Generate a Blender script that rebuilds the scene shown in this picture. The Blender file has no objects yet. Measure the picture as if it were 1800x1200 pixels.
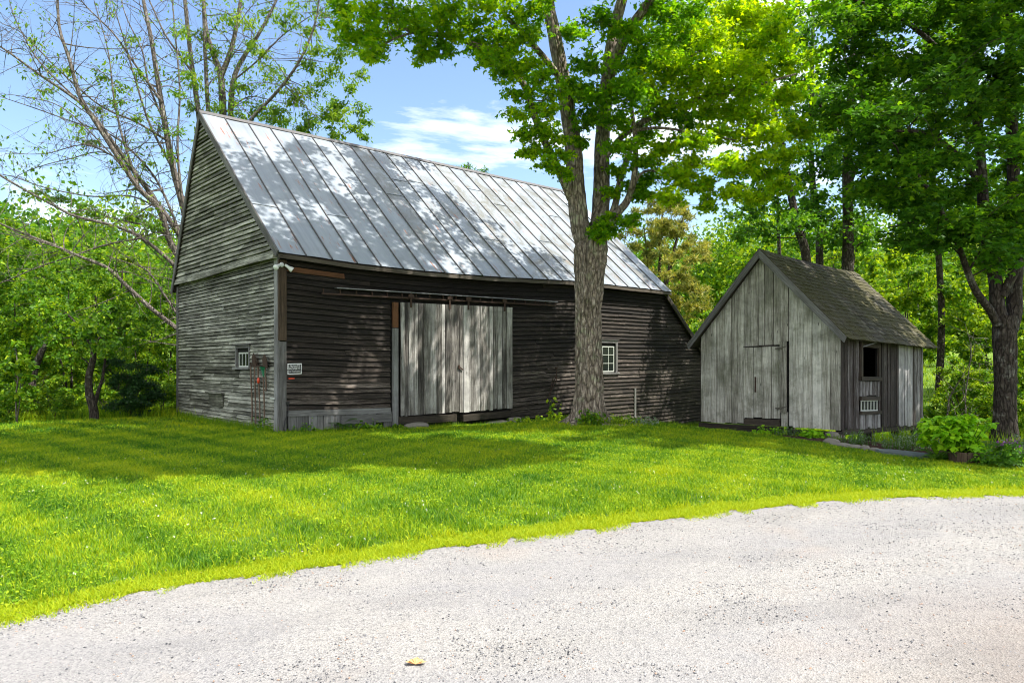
import bpy, math, numpy as np
from mathutils import Matrix, Vector
SC = bpy.context.scene
COL = SC.collection
RNG = np.random.default_rng(7)
R = math.radians
F = 1200.0          # focal length of the photograph in its own pixels
CAMZ = 2.0
def P(px, py, Y):   # a point of the place at depth Y (metres)
    return np.array([(px-900.0)/F*Y, Y, CAMZ+(600.0-py)/F*Y])
def sstep(a, b, x):
    t = np.clip((np.asarray(x, float)-a)/(b-a), 0, 1); return t*t*(3-2*t)
def wob(x, y, s=1.0, ph=0.0):   # cheap smooth noise, about -1..1
    x = np.asarray(x, float)*s; y = np.asarray(y, float)*s
    return (np.sin(1.7*x+2.3*y+ph)+np.sin(-2.9*x+1.3*y+1.7+ph*2)+np.sin(4.1*x+3.7*y+4.2+ph)*.6+np.sin(6.3*x-5.1*y+.6+ph*3)*.4)/3.0

# ------------------------------------------------------------------ meshes
class Acc:
    def __init__(s): s.V=[]; s.Q=[]; s.T=[]; s.qt=[]; s.tt=[]; s.quv=[]; s.n=0
    def quads(s, V, Fq, tint=0.5, uv=None):
        V=np.asarray(V,float).reshape(-1,3); Fq=np.asarray(Fq,int).reshape(-1,4)
        s.V.append(V); s.Q.append(Fq+s.n); s.qt.append(np.broadcast_to(np.asarray(tint,float),(len(Fq),)))
        if uv is None: uv=V[Fq.reshape(-1)][:,[0,2]].reshape(-1,4,2)
        s.quv.append(np.asarray(uv,float).reshape(-1,4,2)); s.n+=len(V)
    def tris(s, V, Ft, tint=0.5):
        V=np.asarray(V,float).reshape(-1,3); Ft=np.asarray(Ft,int).reshape(-1,3)
        s.V.append(V); s.T.append(Ft+s.n); s.tt.append(np.broadcast_to(np.asarray(tint,float),(len(Ft),))); s.n+=len(V)
    def merged(s, f=None):
        V=np.concatenate(s.V) if s.V else np.zeros((0,3))
        return f(V) if f else V
    def add(s, o):
        for V in o.V: s.V.append(V)
        for q in o.Q: s.Q.append(q+s.n)
        for t in o.T: s.T.append(t+s.n)
        s.qt+=o.qt; s.tt+=o.tt; s.quv+=o.quv; s.n+=o.n
    def hexa(s, c, tint=.5, uvo=None, L=None):
        """8 corners: 0-3 one end ring, 4-7 other end ring; u runs from ring 0 to ring 1"""
        c=np.asarray(c,float)
        s.strip(np.stack([c[:4],c[4:]]), tint, uvo)
    def strip(s, rings, tint=.5, uvo=None, caps=True):
        rings=np.asarray(rings,float); n,k,_=rings.shape
        if uvo is None: uvo=RNG.random(2)*40
        mid=rings.mean(1); d=np.concatenate([[0],np.cumsum(np.linalg.norm(np.diff(mid,axis=0),axis=1))])
        w=np.concatenate([[0],np.cumsum(np.linalg.norm(np.roll(rings[0],-1,0)-rings[0],axis=1))])
        i=np.arange(n-1)[:,None]*k; j=np.arange(k)[None,:]; j2=(j+1)%k
        Fq=np.stack([i+j,i+k+j,i+k+j2,i+j2],-1).reshape(-1,4)
        u0=np.repeat(d[:-1],k); u1=np.repeat(d[1:],k); v0=np.tile(w[:-1],n-1); v1=np.tile(w[1:],n-1)
        uv=np.stack([np.stack([u0,v0],-1),np.stack([u1,v0],-1),np.stack([u1,v1],-1),np.stack([u0,v1],-1)],1)+uvo
        V=rings.reshape(-1,3)
        if caps and k==4:
            Fq=np.concatenate([Fq,[[0,1,2,3]],[[(n-1)*k+3,(n-1)*k+2,(n-1)*k+1,(n-1)*k]]])
            cu=np.array([[0,0],[w[1],0],[w[1],.03],[0,.03]])
            uv=np.concatenate([uv,[cu+uvo],[cu+uvo+.5]])
        s.quads(V,Fq,tint,uv)
    def box(s, c, size, ax=None, tint=.5, along=0):
        c=np.asarray(c,float); h=np.asarray(size,float)/2
        A=np.eye(3) if ax is None else np.asarray(ax,float)
        o=[along,(along+1)%3,(along+2)%3]
        a,b,d=A[o[0]]*h[o[0]],A[o[1]]*h[o[1]],A[o[2]]*h[o[2]]
        r=np.array([-b-d,b-d,b+d,-b+d])
        s.strip(np.stack([c-a+r,c+a+r]),tint)
    def tube(s, pts, rad, k=6, tint=.5):
        pts=np.asarray(pts,float); n=len(pts); rad=np.broadcast_to(np.asarray(rad,float),(n,))
        t=np.gradient(pts,axis=0); t/=np.linalg.norm(t,axis=1)[:,None]+1e-9
        ref=np.array([.31,.91,.27]) if abs(t[:,2]).mean()>.5 else np.array([.1,.1,1.])
        a=np.cross(t,ref); a/=np.linalg.norm(a,axis=1)[:,None]+1e-9
        b=np.cross(t,a); th=np.arange(k)*2*np.pi/k
        rg=pts[:,None]+rad[:,None,None]*(np.cos(th)[None,:,None]*a[:,None]+np.sin(th)[None,:,None]*b[:,None])
        s.strip(rg[:, ::-1],tint,caps=False)
    def disc(s, c, ax0, ax1, r, k=12, tint=.5):
        th=np.arange(k)*2*np.pi/k; V=[c]+[c+ax0*r*math.cos(x)+ax1*r*math.sin(x) for x in th]
        s.tris(V,[[0,1+i,1+(i+1)%k] for i in range(k)],tint)
    def ball(s, c, r, nu=10, nv=6, tint=.5, jit=0, seed=0):
        c=np.asarray(c,float); r=np.broadcast_to(np.asarray(r,float),(3,))
        th=np.arange(nu)*2*np.pi/nu; rings=[]
        for i in range(nv+1):
            ph=np.pi*i/nv; e=max(math.sin(ph),1e-3)
            d=np.stack([np.cos(th)*e,np.sin(th)*e,np.full(nu,math.cos(ph))],-1)
            q=1+jit*wob(d[:,0]*2+d[:,2]*1.3+seed,d[:,1]*2-d[:,2]+seed*1.7)[:,None]
            rings.append(c+d*r*q)
        s.strip(np.array(rings)[:, :],tint,caps=False)
def link(name, acc, mats, root=None, parent=None, xf=None, smooth=False, off=None):
    me=bpy.data.meshes.new(name)
    V=acc.merged(xf); 
    if off is not None: V=V-np.asarray(off)
    nv=len(V); Q=np.concatenate(acc.Q) if acc.Q else np.zeros((0,4),int); T=np.concatenate(acc.T) if acc.T else np.zeros((0,3),int)
    me.vertices.add(nv); me.vertices.foreach_set('co',V.astype(np.float32).ravel())
    idx=np.concatenate([Q.ravel(),T.ravel()]).astype(np.int32)
    me.loops.add(len(idx)); me.loops.foreach_set('vertex_index',idx)
    cnt=np.concatenate([np.full(len(Q),4),np.full(len(T),3)]).astype(np.int32)
    me.polygons.add(len(cnt)); st=np.concatenate([[0],np.cumsum(cnt)[:-1]]).astype(np.int32)
    me.polygons.foreach_set('loop_start',st)
    me.polygons.foreach_set('use_smooth',np.full(len(cnt),smooth))
    me.update(calc_edges=True)
    tint=np.concatenate(list(acc.qt)+list(acc.tt)) if len(cnt) else np.zeros(0)
    a=me.attributes.new('tint','FLOAT','FACE'); a.data.foreach_set('value',tint.astype(np.float32))
    uv=np.zeros((len(idx),2),np.float32)
    if len(Q): uv[:len(Q)*4]=np.concatenate(acc.quv).reshape(-1,2)
    ul=me.uv_layers.new(name='UVMap'); ul.data.foreach_set('uv',uv.ravel())
    me.materials.append(mats)
    me.validate()
    o=bpy.data.objects.new(name,me); COL.objects.link(o)
    if parent is not None: o.parent=parent
    return o
BASE={}
def thing(name,label,cat,loc=(0,0,0),group=None,rotz=0,kind=None):
    o=bpy.data.objects.new(name,None); COL.objects.link(o); o.location=loc; o.rotation_euler=(0,0,rotz)
    o['label']=label; o['category']=cat
    if group: o['group']=group
    o.empty_display_size=.2
    BASE[o.name]=np.array(loc,float); return o
def part(name,acc,mat,root,parent=None,xf=None,smooth=False,label=None):
    o=link(name,acc,mat,parent=parent or root,xf=xf,smooth=smooth,off=BASE[root.name])
    if label: o['label']=label
    return o
def solo(name,acc,mat,label=None,cat=None,group=None,kind=None,smooth=False,xf=None,base=None):
    V=None
    o=link(name,acc,mat,xf=xf,smooth=smooth,off=base)
    if base is not None: o.location=base
    if label: o['label']=label
    if cat: o['category']=cat
    if group: o['group']=group
    if kind: o['kind']=kind
    return o
def copy_tree(o,parent=None):
    c=o.copy(); COL.objects.link(c); c.parent=parent
    for ch in list(o.children): copy_tree(ch,c)
    return c

# ------------------------------------------------------------------ materials
class NT:
    def __init__(s,name):
        s.m=bpy.data.materials.new(name); s.m.use_nodes=True; s.t=s.m.node_tree; s.t.nodes.clear()
        s.out=s.n('ShaderNodeOutputMaterial')
    def n(s,ty,**kw):
        x=s.t.nodes.new(ty)
        for k,v in kw.items(): setattr(x,k,v)
        return x
    def l(s,a,b): s.t.links.new(a,b)
    def val(s,sock,v):
        if hasattr(v,'is_linked') or isinstance(v,bpy.types.NodeSocket): s.l(v,sock)
        else: sock.default_value=v
    def tint(s): return s.n('ShaderNodeAttribute',attribute_name='tint').outputs['Fac']
    def uv(s,sx,sy,sz=1):
        c=s.n('ShaderNodeTexCoord'); m=s.n('ShaderNodeMapping'); m.inputs['Scale'].default_value=(sx,sy,sz)
        s.l(c.outputs['UV'],m.inputs[0]); return m.outputs[0]
    def pos(s,sx=1,sy=1,sz=1):
        c=s.n('ShaderNodeTexCoord'); m=s.n('ShaderNodeMapping'); m.inputs['Scale'].default_value=(sx,sy,sz)
        s.l(c.outputs['Object'],m.inputs[0]); return m.outputs[0]
    def noise(s,vec,scale=1,detail=4,rough=.6,dist=0):
        x=s.n('ShaderNodeTexNoise'); s.l(vec,x.inputs['Vector'])
        x.inputs['Scale'].default_value=scale; x.inputs['Detail'].default_value=detail; x.inputs['Roughness'].default_value=rough; x.inputs['Distortion'].default_value=dist
        return x.outputs['Fac']
    def vor(s,vec,scale=1,feat='F1'):
        x=s.n('ShaderNodeTexVoronoi',feature=feat); s.l(vec,x.inputs['Vector']); x.inputs['Scale'].default_value=scale
        return x
    def ramp(s,fac,stops):
        x=s.n('ShaderNodeValToRGB'); e=x.color_ramp.elements
        while len(e)<len(stops): e.new(.5)
        for el,(p,c) in zip(e,stops):
            el.position=p; el.color=(c,c,c,1) if np.isscalar(c) else (*c,1)
        s.val(x.inputs[0],fac); return x.outputs[0]
    def math(s,op,a,b=0.,c=None,clamp=False):
        x=s.n('ShaderNodeMath',operation=op,use_clamp=clamp); s.val(x.inputs[0],a); s.val(x.inputs[1],b)
        if c is not None: s.val(x.inputs[2],c)
        return x.outputs[0]
    def mix(s,f,a,b,mode='MIX'):
        x=s.n('ShaderNodeMix',data_type='RGBA',blend_type=mode); s.val(x.inputs[0],f)
        for i,v in ((6,a),(7,b)):
            if isinstance(v,tuple): x.inputs[i].default_value=(*v,1) if len(v)==3 else v
            else: s.l(v,x.inputs[i])
        return x.outputs[2]
    def bump(s,h,strength=.4,dist=.01):
        x=s.n('ShaderNodeBump'); x.inputs['Strength'].default_value=strength; x.inputs['Distance'].default_value=dist; s.l(h,x.inputs['Height']); return x.outputs[0]
    def bsdf(s,col,rough=.8,normal=None,metal=0.,spec=.3):
        x=s.n('ShaderNodeBsdfPrincipled')
        if isinstance(col,tuple): x.inputs['Base Color'].default_value=(*col,1)
        else: s.l(col,x.inputs['Base Color'])
        s.val(x.inputs['Roughness'],rough); s.val(x.inputs['Metallic'],metal); x.inputs['Specular IOR Level'].default_value=spec
        if normal is not None: s.l(normal,x.inputs['Normal'])
        return x.outputs[0]
    def done(s,sh): s.l(sh,s.out.inputs[0]); return s.m

def wood(name,dark,mid,light,knots=True,stain=(.02,.018,.015),stain_amt=.5,contrast=1.0,orange=(.24,.105,.045),moss=None):
    """weathered boards; tint 0..1 goes dark to light, above 1.5 unweathered orange wood"""
    n=NT(name); t=n.tint(); uv=n.uv(1,1)
    g=n.noise(n.uv(1.2,34),1,6,.7,.3); g2=n.noise(n.uv(.5,5),1,3,.6); fine=n.noise(n.uv(4,120),1,4,.75)
    f=n.math('ADD',n.math('MULTIPLY',n.math('SUBTRACT',g,.5),1.5*contrast),n.math('MULTIPLY',n.math('SUBTRACT',g2,.5),1.0*contrast))
    f=n.math('ADD',f,n.math('MULTIPLY',n.math('SUBTRACT',fine,.5),1.7))
    tt=n.math('MINIMUM',t,1.0)
    f=n.math('ADD',f,tt,clamp=True)
    c=n.ramp(f,[(0,dark),(.5,mid),(1,light)])
    st=n.ramp(n.noise(n.uv(.55,2.3),1,5,.65),[(.5,0),(.72,1)])
    c=n.mix(n.math('MULTIPLY',st,stain_amt),c,stain)
    isor=n.math('GREATER_THAN',t,1.5)
    oc=n.mix(n.ramp(n.math('ADD',g,n.math('MULTIPLY',g2,.6)),[(.45,0),(1.05,1)]),tuple(x*.35 for x in orange),orange)
    c=n.mix(isor,c,n.mix(n.ramp(fine,[(.35,0),(.7,.6)]),oc,(.04,.025,.018)))
    if knots:
        v=n.vor(n.uv(2.2,7.5),1); k=n.ramp(v.outputs['Distance'],[(.05,1),(.11,0)])
        k=n.math('MULTIPLY',k,n.ramp(n.noise(n.uv(3,9),1,1),[(.42,0),(.5,1)]))
        c=n.mix(n.math('MULTIPLY',k,.85),c,(.012,.01,.009))
    big=n.ramp(n.noise(n.pos(.9,.9,1.6),1.,5,.7,.5),[(.42,0),(.66,1)]); c=n.mix(n.math('MULTIPLY',big,stain_amt*.8),c,stain)
    if moss: 
        m=n.ramp(n.noise(n.pos(1,1,1),1.6,6,.7),[(.5,0),(.66,1)]); c=n.mix(n.math('MULTIPLY',m,.6),c,moss)
    h=n.math('ADD',g,n.math('MULTIPLY',fine,.6))
    return n.done(n.bsdf(c,.82,n.bump(h,1.,.009),spec=.25))
M={}
M['clap_front']=wood('weathered dark clapboard',(.008,.006,.0048),(.048,.037,.029),(.30,.25,.215),knots=False,stain_amt=.55,contrast=1.1)
M['clap_side']=wood('grey green clapboard',(.016,.015,.010),(.115,.115,.085),(.50,.50,.42),knots=False,stain_amt=.75,contrast=1.1,stain=(.022,.019,.016))
M['door']=wood('silver door planks',(.03,.025,.021),(.19,.175,.155),(.52,.50,.47),contrast=1.5,stain_amt=.6,stain=(.035,.033,.033))
M['trim']=wood('grey trim boards',(.06,.055,.05),(.15,.145,.14),(.28,.28,.275),knots=False,stain_amt=.4)
M['trim_brown']=wood('brown trim boards',(.03,.02,.013),(.09,.06,.04),(.17,.12,.08),knots=False,stain_amt=.4)
M['shed_front']=wood('pale shed boards',(.085,.075,.06),(.37,.35,.30),(.68,.66,.60),stain_amt=.55,contrast=1.4,stain=(.06,.06,.045),moss=(.10,.105,.06))
M['shed_side']=wood('brown shed boards',(.018,.013,.011),(.065,.05,.045),(.40,.39,.39),stain_amt=.35)
M['timber']=wood('rough dark timber',(.02,.016,.012),(.07,.055,.042),(.14,.12,.1),knots=True,stain_amt=.4)

def metal_roof():
    n=NT('galvanised roof metal'); t=n.tint()
    a=n.noise(n.uv(.7,.9),1,5,.6); b=n.noise(n.uv(.15,6),1,4,.7); fine=n.noise(n.uv(14,40),1,2)
    c=n.ramp(n.math('ADD',n.math('MULTIPLY',a,.5),n.math('MULTIPLY',b,.5)),[(.3,(.18,.21,.25)),(.5,(.245,.28,.32)),(.7,(.33,.36,.40))])
    dirt=n.ramp(n.noise(n.uv(.9,1.1),1,6,.75,.4),[(.44,0),(.60,1)]); dirt=n.math('MULTIPLY',dirt,n.ramp(t,[(.1,.08),(.6,.8)]))
    c=n.mix(dirt,c,(.12,.115,.085))
    rs=n.math('MULTIPLY',n.ramp(n.noise(n.uv(.9,7),1.3,5,.7),[(.585,0),(.66,1)]),n.ramp(n.noise(n.uv(.6,.6),1,2),[(.47,0),(.57,1)]))
    c=n.mix(rs,c,(.26,.10,.045))
    isr=n.math('GREATER_THAN',t,1.5); c=n.mix(isr,c,n.mix(fine,(.06,.06,.062),(.14,.13,.125)))  # seam metal coloured darker, standing in for shade on the rib sides
    rough=n.math('ADD',.38,n.math('MULTIPLY',a,.25))
    return n.done(n.bsdf(c,rough,n.bump(n.noise(n.uv(1.5,3),1,3),.25,.02),metal=.35,spec=.5))
M['roof']=metal_roof()
def shingle():
    n=NT('mossy shingles'); t=n.tint(); p=n.pos()
    g=n.noise(n.uv(30,3),1,4,.7)
    c=n.ramp(n.math('ADD',n.math('MULTIPLY',t,.6),n.math('MULTIPLY',g,.5)),[(.2,(.028,.024,.019)),(.55,(.085,.075,.058)),(.95,(.24,.22,.18))])
    m=n.ramp(n.noise(p,1.1,7,.72),[(.38,0),(.56,1)]); mf=n.noise(p,30,3)
    c=n.mix(m,c,n.mix(mf,(.03,.027,.010),(.11,.10,.04)))
    li=n.ramp(n.noise(p,5.5,5,.7),[(.66,0),(.71,1)]); c=n.mix(n.math('MULTIPLY',li,.6),c,(.26,.26,.2))
    return n.done(n.bsdf(c,.9,n.bump(n.math('ADD',mf,g),.9,.012)))
M['shingle']=shingle()
def bark(name,d,m,l,lich=None,sc=1.0,moss=None,amt=1.):
    n=NT(name); p=n.pos(8*sc,8*sc,2.6*sc); q=n.pos()
    a=n.noise(p,1.6,6,.72,.8); b=n.noise(q,9*sc,5,.7)
    f=n.math('ADD',n.math('MULTIPLY',a,.75),n.math('MULTIPLY',b,.35))
    c=n.ramp(f,[(.38,d),(.55,m),(.72,l)])
    if lich:
        k=n.ramp(n.noise(q,3.2,5,.72),[(.55,0),(.63,1)]); c=n.mix(n.math('MULTIPLY',k,.75*amt),c,lich)
    if moss:
        k=n.ramp(n.noise(q,1.9,5,.7),[(.55,0),(.68,1)]); c=n.mix(n.math('MULTIPLY',k,.7),c,moss)
    v=n.vor(n.pos(12*sc,12*sc,3.6*sc),1.,'DISTANCE_TO_EDGE'); cr=n.ramp(v.outputs['Distance'],[(0,0),(.18,1)])
    c=n.mix(n.math('MULTIPLY',n.math('SUBTRACT',1.,cr),.6),c,d)
    return n.done(n.bsdf(c,.9,n.bump(n.math('ADD',n.math('MULTIPLY',cr,.8),f),1.,.03)))
M['bark_maple']=bark('sugar maple bark',(.03,.022,.016),(.27,.215,.17),(.56,.49,.41),(.30,.31,.2),moss=(.06,.06,.02))
M['bark_ash']=bark('ash bark',(.055,.045,.037),(.155,.132,.112),(.30,.265,.23),(.26,.25,.2))
M['bark_dark']=bark('dark maple bark',(.012,.009,.007),(.05,.038,.03),(.13,.11,.09),(.24,.235,.2),amt=.8)
M['bark_pine']=bark('pine bark',(.02,.014,.011),(.07,.05,.04),(.14,.11,.09))
def leaf(name,c0,c1,c2,trans=.4,rough=.5,gain=1.0):
    n=NT(name); t=n.tint()
    c=n.ramp(t,[(0,tuple(x*gain for x in c0)),(.5,tuple(x*gain for x in c1)),(1,tuple(x*gain for x in c2))])
    b=n.bsdf(c,rough,spec=.25)
    tr=n.n('ShaderNodeBsdfTranslucent'); n.l(n.mix(1.,c,(1.35,1.25,.45),'MULTIPLY'),tr.inputs[0])
    mx=n.n('ShaderNodeMixShader'); mx.inputs[0].default_value=trans; n.l(b,mx.inputs[1]); n.l(tr.outputs[0],mx.inputs[2])
    return n.done(mx.outputs[0])
M['leaf_maple']=leaf('maple leaves',(.055,.18,.010),(.18,.40,.010),(.46,.62,.008),.58)
M['leaf_dark']=leaf('deep green leaves',(.025,.09,.010),(.075,.21,.012),(.24,.42,.015),.5)
M['leaf_ash']=leaf('ash leaves',(.05,.13,.015),(.13,.27,.018),(.30,.42,.03),.48)
M['leaf_thick']=leaf('thicket leaves',(.025,.085,.008),(.10,.235,.010),(.38,.49,.018),.48)
M['leaf_shrub']=leaf('dark shrub leaves',(.008,.03,.008),(.02,.065,.014),(.05,.12,.02),.25)
M['leaf_pine']=leaf('pine needles',(.07,.12,.03),(.22,.25,.05),(.50,.43,.09),.3)
M['leaf_hyd']=leaf('bright broad leaves',(.12,.32,.01),(.22,.50,.015),(.38,.62,.02),.4,.4)
M['leaf_fern']=leaf('fern fronds',(.03,.10,.01),(.08,.2,.015),(.17,.32,.03),.35)
M['leaf_grey']=leaf('grey green foliage',(.06,.10,.06),(.13,.19,.11),(.26,.33,.22),.25)
M['flower_purple']=leaf('purple petals',(.28,.07,.42),(.42,.12,.6),(.6,.3,.75),.3)
M['flower_white']=leaf('white petals',(.55,.55,.5),(.7,.7,.65),(.8,.8,.78),.3)
M['grass']=leaf('grass blades',(.04,.14,.007),(.19,.34,.008),(.46,.51,.014),.43,.6)
def plain(name,c,rough=.6,metal=0.,var=.3,sc=20,spec=.4):
    n=NT(name); f=n.noise(n.pos(),sc,4,.6)
    cc=n.mix(f,tuple(x*(1-var) for x in c),tuple(min(1,x*(1+var)) for x in c))
    return n.done(n.bsdf(cc,rough,n.bump(f,.2,.004),metal=metal,spec=spec))
M['iron']=plain('rusty iron',(.06,.035,.025),.75,.3,.5)
M['track']=plain('galvanised track',(.2,.2,.205),.45,.5,.3)
M['white']=plain('old white paint',(.46,.48,.43),.6,0,.15,30)
M['lampwhite']=plain('white lamp housing',(.72,.74,.72),.35,0,.05)
M['black']=plain('black paint',(.012,.012,.013),.4)
M['signwhite']=plain('sign white',(.8,.8,.8),.4,0,.03)
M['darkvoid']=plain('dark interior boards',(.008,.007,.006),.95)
M['handle']=plain('worn tool handle',(.13,.085,.06),.7,0,.4)
M['green']=plain('green plastic',(.01,.13,.06),.4)
M['red']=plain('red orange plastic',(.6,.06,.02),.4)
M['stone']=plain('field stone',(.20,.18,.155),.9,0,.45,6)
M['slate']=plain('flat flagstone',(.12,.14,.145),.8,0,.4,5)
M['brick']=plain('concrete block',(.30,.26,.24),.9,0,.35,25)
def glass():
    n=NT('old window glass'); return n.done(n.bsdf((.012,.015,.015),.12,n.bump(n.noise(n.pos(),4,2),.12,.02),spec=.35))
M['glass']=glass()
def mulch():
    n=NT('bark mulch'); p=n.pos(1,1,1); v=n.vor(p,38); f=n.noise(p,22,5,.7)
    c=n.ramp(f,[(.35,(.035,.014,.009)),(.6,(.10,.042,.026)),(.8,(.19,.10,.065))])
    return n.done(n.bsdf(c,.95,n.bump(n.math('ADD',v.outputs['Distance'],f),1.,.05)))
M['mulch']=mulch()
def ground_mat():
    n=NT('soil and turf'); p=n.pos(); a=n.noise(p,.8,5,.6); b=n.noise(p,28,4,.7)
    c=n.ramp(n.math('ADD',n.math('MULTIPLY',a,.5),n.math('MULTIPLY',b,.5)),[(.35,(.035,.075,.010)),(.55,(.09,.18,.015)),(.7,(.17,.27,.025))])
    return n.done(n.bsdf(c,.95,n.bump(b,.8,.03)))
M['ground']=ground_mat()
def litter():
    n=NT('meadow and woodland floor'); p=n.pos(); a=n.noise(p,.25,5,.6); b=n.noise(p,9,5,.7)
    c=n.ramp(n.math('ADD',n.math('MULTIPLY',a,.5),n.math('MULTIPLY',b,.5)),[(.35,(.035,.075,.010)),(.5,(.11,.19,.018)),(.7,(.25,.33,.035))])
    return n.done(n.bsdf(c,.95,n.bump(b,.9,.08)))
M['litter']=litter()
def gravel_mat():
    n=NT('pale compacted gravel'); p=n.pos(); v=n.vor(p,95); f=n.noise(p,1.1,5,.65,.5)
    tr=n.noise(n.pos(.35,1.6,1),1.2,4,.6); fine=n.noise(p,140,3,.7); mid=n.noise(p,34,5,.75)
    cell=n.n('ShaderNodeSeparateColor'); n.l(v.outputs['Color'],cell.inputs[0])
    base=n.ramp(n.math('ADD',n.math('MULTIPLY',cell.outputs[0],.55),n.math('MULTIPLY',fine,.5)),[(.16,(.08,.078,.08)),(.32,(.205,.198,.192)),(.55,(.27,.259,.248)),(1,(.35,.335,.318))])
    sp=n.n('ShaderNodeSeparateXYZ'); n.l(n.pos(),sp.inputs[0])
    crv=n.math('ADD',n.math('MULTIPLY',sp.outputs[1],1.),n.math('ADD',n.math('MULTIPLY',sp.outputs[0],-.42),n.math('MULTIPLY',f,.5)))
    rut=n.math('SINE',n.math('MULTIPLY',crv,4.1))
    loose=n.ramp(n.math('ADD',n.math('ADD',n.math('MULTIPLY',tr,.6),n.math('MULTIPLY',f,.4)),n.math('MULTIPLY',rut,.08)),[(.38,0),(.62,1)])
    dk=n.ramp(mid,[(.30,(.55,.55,.57)),(.5,(1,1,1))])
    c=n.mix(n.math('ADD',.3,n.math('MULTIPLY',loose,.7)),base,n.mix(1.,base,dk,'MULTIPLY'))
    c=n.mix(n.math('MULTIPLY',loose,.35),c,(.19,.19,.21))
    vd=n.n('ShaderNodeVectorMath',operation='DISTANCE'); n.l(n.pos(),vd.inputs[0]); vd.inputs[1].default_value=(3.1,3.3,.3); cor=n.ramp(n.math('ADD',n.math('MULTIPLY',vd.outputs['Value'],-.45),n.math('ADD',.75,n.math('MULTIPLY',f,.5))),[(.3,0),(.75,1)])
    c=n.mix(n.math('MULTIPLY',cor,.45),c,n.mix(mid,(.07,.06,.055),(.24,.17,.13)))
    st2=n.ramp(n.noise(n.pos(.5,3.2,1),1.5,5,.7,.6),[(.35,0),(.7,1)]); c=n.mix(n.math('MULTIPLY',st2,.22),c,(.33,.312,.29))
    tr2=n.ramp(n.math('ADD',n.math('SINE',n.math('ADD',n.math('MULTIPLY',crv,6.1),n.math('MULTIPLY',n.noise(p,.55,3,.5),7.))),n.math('MULTIPLY',mid,.9)),[(.95,0),(1.35,1)]); c=n.mix(n.math('MULTIPLY',n.math('MULTIPLY',tr2,n.ramp(n.noise(p,.8,4,.6),[(.42,0),(.62,1)])),.2),c,(.14,.135,.132))
    tan=n.ramp(n.noise(p,.9,4,.6),[(.58,0),(.7,1)]); c=n.mix(n.math('MULTIPLY',tan,.14),c,(.36,.27,.20))
    h=n.math('ADD',n.math('MULTIPLY',v.outputs['Distance'],.8),mid)
    return n.done(n.bsdf(c,.95,n.bump(h,.55,.012),spec=.15))
M['gravel']=gravel_mat()
def pebble_mat():
    n=NT('loose stones'); c=n.ramp(n.tint(),[(0,(.04,.04,.045)),(.5,(.18,.18,.19)),(.85,(.36,.35,.34)),(1,(.30,.18,.12))])
    return n.done(n.bsdf(c,.9,spec=.15))
M['pebble']=pebble_mat()

# ------------------------------------------------------------------ terrain
CP=np.array([(-6,2,.3),(0,1,.3),(6,2,.3),(-3,4,.3),(0,5.5,.3),(4,7,.3),(8,7,.28),(-8,4,.3),(-12,2,.3),(12,8,.2),(0,-4,.3),(12,-4,.3),(-12,-4,.3),(16,6,.2),
 (-10,8,.24),(-5,8,.27),(0,8,.27),(4,9,.22),(8,9,.1),(-10,12,.1),(-5,12,.1),(0,12,.12),(3,12,.12),(7,12,-.02),(-15,11,.08),(1.7,14.2,.12),(1.76,15.7,.11),(0,14,.06),(-2.5,14,.04),
 (-5.06,14.8,0),(-9.57,19.6,-.17),(-2.86,16.8,-.17),(-.1,19.4,-.36),(2.4,21.7,-.45),(4.78,17.26,-.28),(3.6,16.8,-.05),(7.2,26.1,-1.2),(4.5,22.5,-.75),(6.98,14.5,-.1),(9,12.5,-.08),(10.3,17.2,-.52),(11,14.7,-.22),(8.6,11.4,-.02),
 (-12.5,16.7,-.09),(-16,21,-.35),(-8,16.5,-.04),(-15,30,-.7),(-5,30,-1.2),(8,32,-1.4),(14,26,-.9),(16,19,-.5),(20,30,-.3),(24,42,.4),(34,62,1.6),(-30,45,.5),(-20,60,1.2),(0,60,.4),(-40,20,0),(40,20,.3),(-30,0,.3),(30,0,.3),(0,-30,.3),(0,85,2),(60,60,2.5),(-60,60,2.5)],float)
def _tps(r): return np.where(r>1e-9,r*r*np.log(r+1e-12),0)
_n=len(CP); _K=_tps(np.linalg.norm(CP[:,None,:2]-CP[None,:,:2],axis=2))+np.eye(_n)*.02
_Pm=np.c_[np.ones(_n),CP[:,:2]]; _A=np.block([[_K,_Pm],[_Pm.T,np.zeros((3,3))]])
_W=np.linalg.solve(_A,np.r_[CP[:,2],0,0,0])
def G(X,Y):
    X=np.asarray(X,float); Y=np.asarray(Y,float); sh=X.shape; x=X.ravel(); y=Y.ravel()
    r=np.hypot(x,y-10)+1e-9; k=np.minimum(1,75/r); x=x*k; y=(y-10)*k+10; z=np.empty(len(x))
    for a in range(0,len(x),40000):
        b=slice(a,a+40000); d=np.hypot(x[b,None]-CP[None,:,0],y[b,None]-CP[None,:,1])
        z[b]=_tps(d)@_W[:_n]+_W[_n]+_W[_n+1]*x[b]+_W[_n+2]*y[b]
    return z.reshape(sh)
EX=np.array([-40,-14,-10,-7,-5,-4,-3.09,-2.64,-2.04,-1.3,-.77,-.32,.16,.87,1.65,2.98,3.7,5.84,8,12,20,40])
EY=np.array([-20,-6,-2.5,.6,2.5,3.35,4.12,4.53,4.86,5.19,5.50,5.70,5.93,6.24,6.58,7.1,7.37,7.79,8.05,8.2,8,7])
def edge(X): X=np.asarray(X,float); return np.interp(X,EX,EY)+.022*wob(X,5,27.)+.04*wob(X,0,4.)+.02*wob(X,3,13.)
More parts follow.
